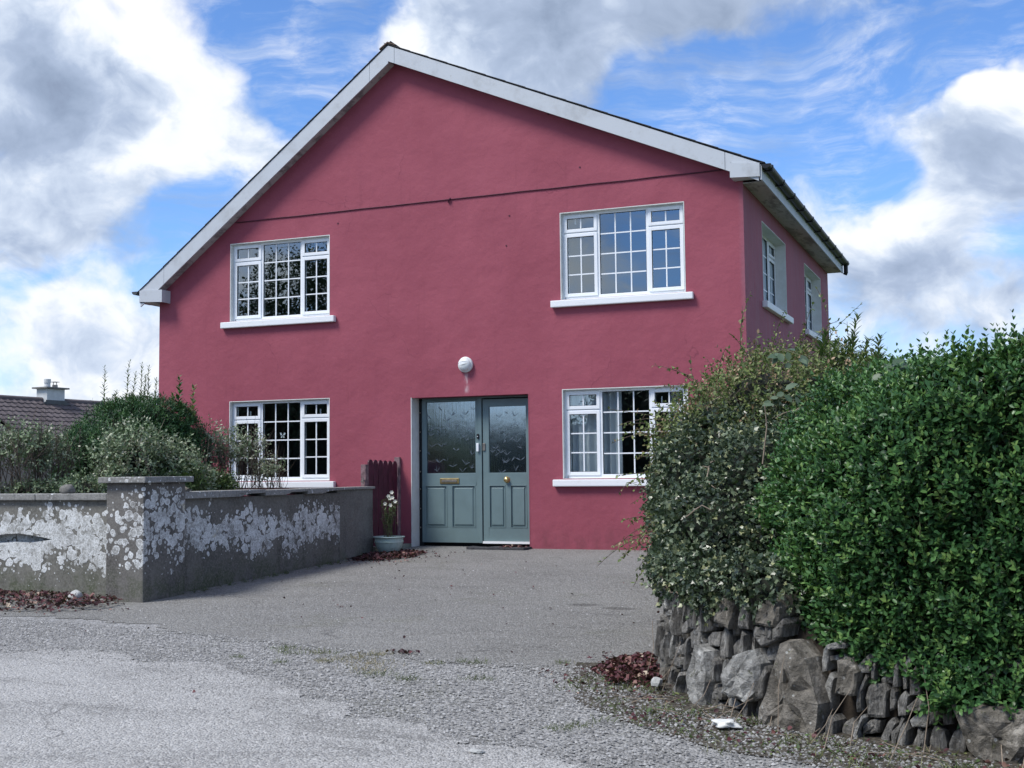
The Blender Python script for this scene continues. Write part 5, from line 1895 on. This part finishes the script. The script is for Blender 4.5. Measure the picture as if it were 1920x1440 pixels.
LAB_R = ['tallest long-leaved shoot against the sky right of the house wall', 'leafy shoot just left of the house far corner, below the far side window',
         'leafy shoot close to the right of the tallest one, against the sky', 'upright dark-stemmed shoot alone against the sky over the hedge dip',
         'leafy shoot overlapping the far right edge of the pink side wall', 'bright green shoot in front of the far side window sill',
         'small short shoot furthest right, in the dip before the privet hedge', 'short shoot between the tallest shoot and the one over the hedge dip', 'second tallest shoot, crossing the base of the tallest one']
LAB_L = ['lone slender shoot furthest left above the evergreen, clear of the others', 'tallest shoot above the evergreen, first of the close cluster', 'thin shoot leaning beside the tallest one above the evergreen',
         'tall feathery shoot in the middle of the cluster above the evergreen', 'tall drooping-leaved shoot nearest the pink wall above the evergreen', 'thin shoot between the two tall ones above the evergreen',
         'very short shoot between the lone shoot and the cluster above the evergreen', 'short shoot beside the house corner above the evergreen']
LAB_W = ['dark leafy shoot against the pink wall, tallest of three there', 'pale leafy shoot furthest right against the pink wall', 'short shoot at the left edge of the pink wall']
tl = [(1590, 720, 1600, 590, 8.6), (1560, 700, 1562, 640, 8.5), (1612, 720, 1620, 640, 8.5), (1638, 720, 1645, 632, 8.2), (1577, 710, 1580, 640, 8.7), (1540, 680, 1541, 622, 8.7), (1655, 720, 1668, 672, 7.9), (1628, 720, 1634, 665, 8.3), (1600, 720, 1592, 630, 8.6)]
for i, (a, b, c_, d_, dd) in enumerate(tl):
    tall_shoot('tall_shoot', at(a, b, dd), at(c_, d_, dd), 44, 0.100, rs, LAB_R[i], 'shoot', 'tall shoots right of the house corner', lean=0.03)
tall_shoot('bare_sprig', at(1447, 680, 9.0), at(1440, 605, 9.0), 16, 0.03, rs, 'thin reddish sprig rising in front of the near side window', 'shoot', mat='olive_leaf', tmpl=T_OVAL, tone=(0.7, 1), stemr=0.003)

# ---- garden plants left of the drive
cy = thing('clipped_conifer', (-6.6, -1.9, 0), 'broad rounded dark green evergreen bush against the left corner of the house', 'bush')
CY = [(at(250, 850, 15.2), (0.80, 0.7, 0.62)), (at(185, 865, 15.0), (0.42, 0.5, 0.45)), (at(320, 850, 15.3), (0.45, 0.5, 0.5)), (at(150, 920, 14.8), (0.3, 0.4, 0.3)), (at(270, 800, 15.2), (0.55, 0.5, 0.32))]
P, N = sample_blobs(CY, 8200, rs, camside=-0.3)
o, S, L = leafy('foliage', cy, P, N, rs, T_LANCE, 'cypress_leaf', length=0.09, nl=4, size=0.055, tip=0.7, upw=1.0, out=0.7, jit=0.4, tone_base=(0.1, 0.75), young=0.35)
blob_core('shade_core', CY, 0.86, 'inner_dark', cy)
for i, (a, b, c_, d_) in enumerate([(196, 760, 194, 690), (236, 750, 240, 680), (246, 750, 252, 700), (262, 750, 264, 682), (275, 752, 278, 690), (268, 750, 272, 705), (214, 755, 216, 735), (286, 755, 292, 712)]):
    tall_shoot('tall_shoot', at(a, b + 30, 15.0), at(c_, d_, 15.0), 40, 0.085, rs, LAB_L[i], 'shoot', 'slender shoots above the evergreen', lean=0.02, tone=(0.35, 1))
for i, (a, b, c_, d_) in enumerate([(335, 770, 334, 705), (360, 790, 361, 722), (325, 770, 322, 738)]):
    tall_shoot('tall_shoot', at(a, b + 20, 15.2), at(c_, d_, 15.2), 26, 0.10, rs, LAB_W[i], 'shoot', 'leafy shoots against the pink wall', mat='cypress_leaf' if i == 0 else 'shoot_leaf', tmpl=T_OVAL, lean=0.02, tone=(0.5, 1))


def twiggy(name, ells, nleaf, nstem, lsize, rs, label, mat='grey_leaf', stemcol='bark', shell=(0.3, 1.15), core=0.0, nl=3, tonez=(0.1, 0.9), ground=None, sr=0.006, group=None, deep=0.3):
    c0 = np.array(ells[0][0])
    zb = 0.0 if ground is None else ground
    t_ = thing(name, (c0[0], c0[1], zb - 0.1), label, 'shrub', group)
    P, N = sample_blobs(ells, nleaf, rs, shell=shell, deep=deep)
    P = P[P[:, 2] > zb]
    N = N[:len(P)]
    N = nrm(P - c0 + rs.randn(len(P), 3) * 0.2)
    o, S, L = leafy('foliage', t_, P, N, rs, T_OVAL, mat, length=0.08, nl=nl, size=lsize, tip=0.7, upw=0.6, out=0.6, jit=0.8, tone_base=tonez, young=0.3)
    paths, r0 = [], []
    for i in range(nstem):
        c, r = ells[rs.randint(len(ells))]
        c = np.array(c)
        r = np.array(r)
        e = c + nrm(rs.randn(3) + np.array([0, 0, 0.6])) * r * rs.uniform(0.7, 1.1)
        b0 = np.array([c[0] + rs.uniform(-.4, .4) * r[0], c[1] + rs.uniform(-.3, .3) * r[1], zb - 0.1])
        mid = (b0 + e) / 2 + rs.randn(3) * 0.08 + np.array([0, 0, 0.05])
        m2 = (mid + e) / 2 + rs.randn(3) * 0.05
        paths.append([tuple(b0), tuple((b0 + mid) / 2 + rs.randn(3) * 0.03), tuple(mid), tuple(m2), tuple(e)])
        for q in range(3):
            f_ = e + rs.randn(3) * 0.12 + np.array([0, 0, 0.06])
            paths.append([tuple(m2), tuple((m2 + f_) / 2 + rs.randn(3) * 0.02), tuple(f_)])
    for i in range(len(paths)):
        r0.append(sr * (1.0 if len(paths[i]) > 3 else 0.5) * rs.uniform(0.6, 1.3))
    tubes_np('branch', paths, r0, [q * 0.4 for q in r0], M[stemcol], t_, 4)['kind'] = 'stuff'
    if core:
        blob_core('shade_core', ells, core, 'inner_dark', t_, zmin=zb)
    return t_


twiggy('grey_shrub', [(at(250, 860, 14.1), (0.44, 0.4, 0.38)), (at(215, 910, 13.9), (0.25, 0.3, 0.22)), (at(320, 880, 14.3), (0.36, 0.35, 0.33)), (at(360, 905, 14.5), (0.24, 0.3, 0.22))], 3000, 60, 0.046, rs,
       'silvery grey-green bush behind the gate pillar, in front of the dark evergreen', core=0.55, sr=0.006, stemcol='pale_twig')
twiggy('twiggy_shrub', [(at(35, 835, 13.8), (0.36, 0.3, 0.25)), (at(90, 845, 13.9), (0.22, 0.3, 0.30)), (at(-60, 840, 13.8), (0.4, 0.3, 0.28))], 1050, 85, 0.042, rs,
       'sparse twiggy grey shrub with bare stems behind the left wall, below the neighbouring roof', sr=0.008)
twiggy('twiggy_shrub', [(at(450, 840, 15.7), (0.34, 0.25, 0.24)), (at(400, 840, 15.5), (0.22, 0.25, 0.28)), (at(500, 880, 16.2), (0.24, 0.2, 0.16))], 560, 80, 0.040, rs,
       'sparse pinkish twiggy shrub in front of the lower left window', tonez=(0.3, 1.0), sr=0.006)
twiggy('green_shrub', [(at(330, 905, 14.2), (0.36, 0.3, 0.20)), (at(400, 910, 15.0), (0.26, 0.25, 0.16)), (at(250, 925, 13.7), (0.3, 0.25, 0.12))], 1900, 20, 0.042, rs,
       'low bright green growth just above the wall coping right of the pillar', mat='shoot_leaf', tonez=(0.0, 0.5), core=0.5)
twiggy('green_shrub', [(at(150, 915, 13.7), (0.28, 0.25, 0.14)), (at(60, 920, 13.7), (0.35, 0.25, 0.10)), (at(-50, 920, 13.7), (0.35, 0.25, 0.12))], 900, 14, 0.042, rs,
       'low dark green growth above the coping of the left wall beside the rounded stone', mat='grey_leaf', tonez=(0.1, 0.8), core=0.6)

# ---- flowers in the pot
fl = thing('flowering_plant', (PC[0], PC[1], pz + 0.22), 'leggy plant with small cream flowers growing in the pale green planter', 'plant')
rs = np.random.RandomState(77)
paths, LP, LD, LN = [], [], [], []
tops = []
for i in range(26):
    e = np.array([PC[0], PC[1], 0]) + np.array([rs.uniform(-0.10, 0.12), rs.uniform(-0.1, 0.1), 0.64 + rs.uniform(-0.18, 0.12)])
    b0 = np.array([PC[0] + rs.uniform(-.07, .07), PC[1] + rs.uniform(-.07, .07), pz + 0.22])
    mid = (b0 + e) / 2 + rs.randn(3) * 0.03
    paths.append([tuple(b0), tuple(mid), tuple(e)])
    tops.append(e)
    for q in range(16):
        t = rs.uniform(0.35, 1.0)
        LP.append(mid + (e - mid) * (2 * t - 1) if t > .5 else b0 + (mid - b0) * 2 * t)
        LD.append(nrm(rs.randn(3) + np.array([0, 0, 0.4])))
        LN.append(nrm(rs.randn(3) * 0.5 + np.array([0, 0, 1])))
tubes_np('stem', paths, 0.003, 0.002, M['green_stem'], fl, 4)['kind'] = 'stuff'
leaves('foliage', np.array(LP), np.array(LD), np.array(LN), rs.uniform(0.025, 0.05, len(LP)), rs.uniform(0.0, 0.6, len(LP)), T_LANCE, M['shoot_leaf'], fl)['kind'] = 'stuff'
for (dx, dz) in ((0.0, 0.0), (0.06, -0.02), (0.10, -0.07), (0.03, -0.12), (-0.05, -0.10), (0.05, 0.05), (0.02, -0.03)):
    c0 = np.array([PC[0] + dx + 0.02, PC[1] - 0.05, 0.74 + dz])
    mb = MB()
    for k in range(6):
        a = k * math.pi / 3
        d = nrm(RT * math.cos(a) + UP * math.sin(a))
        t_ = nrm(-RT * math.sin(a) + UP * math.cos(a))
        mb.poly([c0, c0 + d * 0.016 + t_ * 0.010 - FW * 0.004, c0 + d * 0.030 - FW * 0.01, c0 + d * 0.016 - t_ * 0.010 - FW * 0.004])
    mb.build('flower', M['petal_white'], fl)

# ================================================================== LEAF LITTER, WEEDS, GRAVEL
def scatter(poly, n, rs):
    P = np.array(poly)
    lo, hi = P.min(0), P.max(0)
    out = np.zeros((0, 2))
    while len(out) < n:
        q = rs.uniform(lo, hi, (n * 3, 2))
        out = np.concatenate([out, q[in_poly(q, poly)]])
    return out[:n]


def litter(name, poly, n, h, rs, label, size=(0.028, 0.055), tone=(0, 1), cat='leaf pile'):
    q = scatter(poly, n, rs)
    c_ = np.array(poly).mean(0)
    ext = np.abs(np.array(poly) - c_).max(0)
    r_ = np.clip(1 - (((q - c_) / ext) ** 2).sum(1), 0, 1)
    z = gz(q[:, 0], q[:, 1]) + 0.004 + h * (r_ ** 0.7) * rs.rand(n) ** 0.6
    P = np.column_stack([q, z])
    D = nrm(rs.randn(n, 3) * np.array([1, 1, 0.45]))
    N = nrm(rs.randn(n, 3) * 0.55 + np.array([0, 0, 1.0]))
    t = tone[0] + (tone[1] - tone[0]) * rs.rand(n) ** 1.4
    o = leaves(name, P, D, N, rs.uniform(size[0], size[1], n), t, T_DEAD, M['dead_leaf'])
    return tag(o, label, cat, kind='stuff')


rs = np.random.RandomState(91)
litter('leaf_pile', [(-9, -5.75), (-9, -6.9), (-5.2, -6.85), (-4.3, -6.78), (-3.7, -6.72), (-3.45, -6.3), (-3.62, -6.03), (-4.1, -5.98), (-4.6, -5.78)], 3600, 0.10, rs, 'long drift of dark red-brown dead leaves along the foot of the left wall')
litter('leaf_pile', [(-3.45, -1.95), (-2.95, -1.95), (-2.72, -1.35), (-2.85, -0.85), (-3.3, -0.75), (-3.52, -1.2)], 900, 0.05, rs, 'patch of dark red dead leaves around the base of the planter', tone=(0, 0.9))
litter('leaf_pile', [(1.88, -8.1), (2.12, -8.45), (2.42, -8.42), (2.34, -7.95), (2.18, -7.55), (1.92, -7.6)], 1150, 0.085, rs, 'heap of reddish dead leaves at the corner foot of the stone wall', tone=(0.2, 1), size=(0.022, 0.042))
litter('leaf_pile', [(-2.05, -0.25), (-1.70, -0.24), (-1.72, -0.03), (-2.1, -0.02)], 130, 0.04, rs, 'small clump of dead leaves on the doormat against the right door leaf')
litter('fallen_leaves', [(2.2, -8.4), (2.45, -9.4), (4.4, -10.1), (4.6, -9.65), (3.3, -9.3), (2.7, -8.9)], 230, 0.01, rs, 'scattered dead leaves in the weedy strip below the stone wall', tone=(0.1, 0.9), size=(0.015, 0.032), cat='fallen leaves')
litter('fallen_leaves', [(-9, -5.8), (-9, -7.15), (-4.2, -7.0), (-3.2, -6.8), (-3.1, -6.2), (-3.6, -6.0)], 260, 0.0, rs, 'thin scatter of dead leaves round the drift by the left wall', size=(0.018, 0.04), cat='fallen leaves')
litter('fallen_leaves', [(1.5, -8.2), (2.0, -8.8), (2.7, -8.9), (2.3, -7.4), (1.7, -7.3)], 150, 0.0, rs, 'thin scatter of dead leaves round the heap at the stone wall corner', size=(0.015, 0.035), cat='fallen leaves')
litter('fallen_leaves', [(-3.5, -2.5), (-2.4, -2.3), (-2.2, -0.8), (-3.3, -0.5)], 110, 0.0, rs, 'thin scatter of dead leaves between the planter and the door', size=(0.018, 0.035), cat='fallen leaves')
litter('fallen_leaves', [(-3.3, -6.0), (-3.3, -1), (1.9, -1), (1.9, -9), (2.2, -10), (-2.5, -9)], 70, 0.0, rs, 'a few single dead leaves scattered over the drive', tone=(0, 0.8), size=(0.018, 0.032), cat='fallen leaves')
litter('leaf_pile', [(0.22, -7.68), (0.5, -7.74), (0.5, -7.86), (0.25, -7.82)], 40, 0.02, rs, 'tiny dark cluster of dead leaves at the edge of the tarmac among the weeds', tone=(0, 0.6), size=(0.02, 0.035))


def grass(name, clumps, rs, label, h=(0.02, 0.06), tone=(0, 1), spread=0.05, per=60, cat='weeds'):
    P = []
    T_ = []
    for (x, y, k, tn) in clumps:
        n = int(per * k)
        P.append(np.column_stack([x + rs.randn(n) * spread * k * 1.6, y + rs.randn(n) * spread * k]))
        T_.append(np.clip(tn + rs.randn(n) * 0.15, 0, 1))
    q = np.concatenate(P)
    t = np.concatenate(T_)
    n = len(q)
    pos = np.column_stack([q, gz(q[:, 0], q[:, 1])])
    D = nrm(rs.randn(n, 3) * np.array([0.7, 0.7, 0]) + np.array([0, 0, 0.8]))
    N = nrm(rs.randn(n, 3))
    tb = (T_BLADE[0] * np.array([1.6, 1, 1]), T_BLADE[1])
    o = leaves(name, pos, D, N, rs.uniform(h[0], h[1], n), t, tb, M['grass_blade'])
    return tag(o, label, cat, kind='stuff')


cl = []
for (x, y, k, tn) in [(-0.58, -7.86, 1.0, .35), (-0.45, -8.0, .8, .4), (-0.2, -7.95, .9, .6), (0.0, -8.2, .8, .8), (0.1, -8.05, 1.2, .9), (0.35, -8.2, 1.4, .95), (0.42, -8.42, 1.2, .9), (0.55, -8.55, .9, .4),
                      (0.82, -8.62, .7, .3), (1.25, -8.5, .7, .3), (0.98, -8.0, .8, .2), (0.75, -8.1, .5, .5), (-0.72, -8.25, .5, .4), (1.6, -7.85, .5, .3), (-0.3, -8.35, .5, .4), (0.2, -7.9, .8, .8), (2.2, -9.6, .6, .3), (2.28, -9.5, .5, .4)]:
    cl.append((x, y, k, tn))
grass('grass_tufts', cl, rs, 'thin green and straw coloured tufts growing through the gravel in front of the drive', h=(0.015, 0.045), per=130)
cl = []
for i in range(75):
    u = rs.uniform(uc - 0.2, uc + 3.6)
    b0 = WPATH.at(np.array([u]))[0] + WPATH.out(np.array([u]))[0] * OSGN * rs.uniform(0.08, 0.75)
    cl.append((b0[0], b0[1], rs.uniform(0.3, 1.0), rs.uniform(0.0, 0.7)))
grass('weeds', cl, rs, 'low green weeds along the foot of the stone wall', h=(0.02, 0.06), per=40, spread=0.06)
cl = [(-3.42 + rs.uniform(0, 0.06), rs.uniform(-5.2, -2.0), rs.uniform(.2, .5), rs.uniform(0, .4)) for i in range(36)] + [(rs.uniform(-6.5, -3.9), -5.78, rs.uniform(.3, .7), rs.uniform(0.1, .6)) for i in range(40)]
grass('weeds', cl, rs, 'small green weeds along the foot of the concrete walls', h=(0.02, 0.07), per=26, spread=0.03)
# small broad-leaved weeds below the stones
n = 700
u = rs.uniform(uc - 0.3, uc + 3.6, n)
b0 = WPATH.at(u) + WPATH.out(u) * OSGN * rs.uniform(0.04, 0.62, n)[:, None]
o = leaves('ground_cover', np.column_stack([b0, gz(b0[:, 0], b0[:, 1]) + 0.006]), nrm(rs.randn(n, 3) * np.array([1, 1, .3])), nrm(np.array([0, 0, 1]) + rs.randn(n, 3) * .3), rs.uniform(0.015, 0.035, n), rs.uniform(0.2, 1, n), T_OVAL, M['shoot_leaf'])
tag(o, 'broad-leaved seedlings in the dirt below the stone wall', 'ground cover', kind='stuff')
# dry stalks leaning on the stones
paths = []
for i in range(46):
    u = rs.uniform(uc - 0.1, uc + 3.4)
    b0 = WPATH.at(np.array([u]))[0]
    on_ = WPATH.out(np.array([u]))[0] * OSGN
    a = b0 + on_ * rs.uniform(0.06, 0.4)
    z0_ = float(gz(*a))
    if rs.rand() < 0.45:
        e = np.array([*(b0 + on_ * 0.03 + rs.randn(2) * 0.06), z0_ + rs.uniform(0.12, 0.4)])
    else:
        e = np.array([*(a + rs.randn(2) * 0.14), z0_ + 0.02])
    s0 = np.array([*a, z0_ + 0.004])
    paths.append([tuple(s0), tuple((s0 + e) / 2 + rs.randn(3) * 0.012 + np.array([0, 0, .01])), tuple(e)])
tag(tubes_np('dry_twigs', paths, 0.0028, 0.0015, M['pale_twig'], None, 4), 'dry pale stalks and twigs at the foot of the stone wall', 'twigs', kind='stuff')
# dirt strip below the stones
us = np.linspace(uc - 0.6, WPATH.L[-1], 60)
b0 = WPATH.at(us)
on_ = WPATH.out(us) * OSGN
wd = np.array([0.62 + 0.25 * mnoise.noise(Vector((u * 2.2, 3, 0))) + 0.05 * mnoise.noise(Vector((u * 9, 1, 0))) for u in us])
ptsA = [tuple(v) for v in (b0 + on_ * wd[:, None])]
ptsB = [tuple(v) for v in (b0 - on_ * 0.1)][::-1]
sheet('dirt_strip', ptsA + ptsB, -0.001, M['garden_soil'])

# loose gravel
rs = np.random.RandomState(55)


def chips(poly, n, size, tone, rs):
    q = scatter(poly, n, rs)
    return q, rs.uniform(size[0], size[1], n) * rs.uniform(0.6, 1.3, n), rs.uniform(tone[0], tone[1], n)


sets = [chips([(-4.5, -7.0), (-1.5, -7.4), (0.9, -7.95), (2.0, -7.9), (2.6, -8.9), (4.6, -9.8), (4.6, -10.7), (3.0, -10.5), (1.6, -9.9), (0.4, -9.2), (-0.7, -8.65), (-2.7, -8.5), (-5, -8.5)], 30000, (0.004, 0.0095), (0.05, 0.9), rs),
        chips([(-1.2, -8.4), (0.4, -9.1), (1.6, -9.9), (3.0, -10.5), (4.6, -10.7), (4.4, -11.5), (1.5, -10.9), (-0.5, -9.4)], 5200, (0.003, 0.008), (0.1, 0.9), rs),
        chips([(-5, -8.5), (-0.7, -8.6), (1.0, -9.5), (2.5, -10.2), (4, -10.8), (3.0, -12.4), (-3, -12.4), (-5, -9.5)], 3200, (0.003, 0.007), (0.3, 1.0), rs),
        chips([tuple(np.array(q_) + (0.0, d_)) for q_, d_ in [((-3.5, -8.5), .25), ((-1.78, -8.36), .25), ((-0.67, -8.6), .25), ((0.38, -9.15), .25), ((1.09, -9.57), .25), ((1.75, -9.93), .25), ((3.2, -10.55), .25), ((3.2, -10.55), -.4), ((1.75, -9.93), -.4), ((1.09, -9.57), -.45), ((0.38, -9.15), -.45), ((-0.67, -8.6), -.45), ((-1.78, -8.36), -.4), ((-3.5, -8.5), -.3)]], 9000, (0.003, 0.008), (0.15, 0.9), rs),
        chips([(-3.4, -7.4), (-3.4, -2), (1.8, -2), (2.1, -8)], 3000, (0.003, 0.0075), (0.1, 0.95), rs),
        chips([(2.3, -8.3), (2.5, -9.0), (3.3, -9.6), (4.7, -10.0), (4.7, -9.6), (3.3, -9.2), (2.6, -8.6)], 900, (0.003, 0.009), (0.0, 0.7), rs)]
q = np.concatenate([a[0] for a in sets])
sz = np.concatenate([a[1] for a in sets])
tn = np.concatenate([a[2] for a in sets])
n = len(q)
tp = np.array([(-1, -.7, 0), (1, -.8, 0), (.8, .9, 0), (-.9, .7, 0), (.1, 0, 1.0)])
ang = rs.rand(n) * 6.28
V_ = tp[None] * np.array([1, 1, 0.8]) * rs.uniform(0.55, 1.35, (n, 5, 3))
ca, sa = np.cos(ang)[:, None], np.sin(ang)[:, None]
X = V_[..., 0] * ca - V_[..., 1] * sa
Y = V_[..., 0] * sa + V_[..., 1] * ca
V_ = np.stack([X, Y, V_[..., 2] * (tp[None, :, 2] > 0)], -1) * sz[:, None, None]
V_[..., 0] += q[:, 0:1]
V_[..., 1] += q[:, 1:2]
V_[..., 2] += gz(q[:, 0], q[:, 1])[:, None] - 0.001
fi = np.array([0, 1, 4, 1, 2, 4, 2, 3, 4, 3, 0, 4])
idx = (fi[None] + (np.arange(n) * 5)[:, None]).ravel()
o = np_mesh('gravel', V_.reshape(-1, 3), np.full(n * 4, 3), idx, M['gravel_chip'], None, np.repeat(tn, 5))
tag(o, 'loose grey gravel chips between the lane and the drive', 'gravel', kind='stuff')

# ================================================================== ACROSS THE LANE (mirrored in the windows)
rs = np.random.RandomState(12)
bh = thing('roadside_hedge', (0, -22.5, -0.5), 'long dark hedge across the lane behind the viewer', 'hedge')
EL = []
for x in np.arange(-34, 14, 1.4):
    tp_ = 4.6 if x < -17.5 else (2.75 if x < -8.6 else 4.3)
    tp_ += rs.uniform(-.2, .3)
    EL.append(((x + rs.uniform(-.3, .3), -23 + rs.uniform(-.3, .3), tp_ * 0.45), (1.5, 1.2, tp_ * 0.55)))
P, N = sample_blobs(EL, 14000, rs)
leafy('foliage', bh, P, N, rs, T_QUAD, 'far_leaf', length=0.25, nl=2, size=0.20)
blob_core('shade_core', EL, 0.93, 'inner_dark', bh, zmin=-0.6)
tr = thing('broad_tree', (-18.3, -22, -0.5), 'broad dark tree across the lane behind the viewer', 'tree')
EL = [((-18.3 + dx, -22 + dy, z + 1.7), (r, r, r * 0.9)) for dx, dy, z, r in ((0, 0, 4.6, 2.4), (-2.4, 0.5, 4.2, 1.8), (2.3, 0, 4.0, 1.8), (1.0, .5, 6.0, 1.5), (-1.2, 0, 6.0, 1.5), (3.6, 0, 3.2, 1.4), (-0.2, 0, 2.4, 2.0), (3.0, 0, 1.4, 1.8))]
P, N = sample_blobs(EL, 8000, rs, shell=(0.6, 1.15), deep=0.5)
leafy('crown', tr, P, N, rs, T_QUAD, 'far_leaf', length=0.25, nl=2, size=0.17)
tubes_np('trunk', [[(-18.3, -22, -0.6), (-18.2, -22, 1.5), (-18.4, -22, 3.5), (-18.0, -22, 5.5)], [(-18.2, -22, 1.5), (-16.9, -22, 3.0), (-16.0, -22, 4.6)], [(-18.3, -22, 2.0), (-19.6, -21.8, 3.6), (-20.4, -21.7, 5.0)]], [0.28, 0.16, 0.16], [0.06, 0.04, 0.04], M['bark'], tr, 8)
print('objects', len(bpy.data.objects))
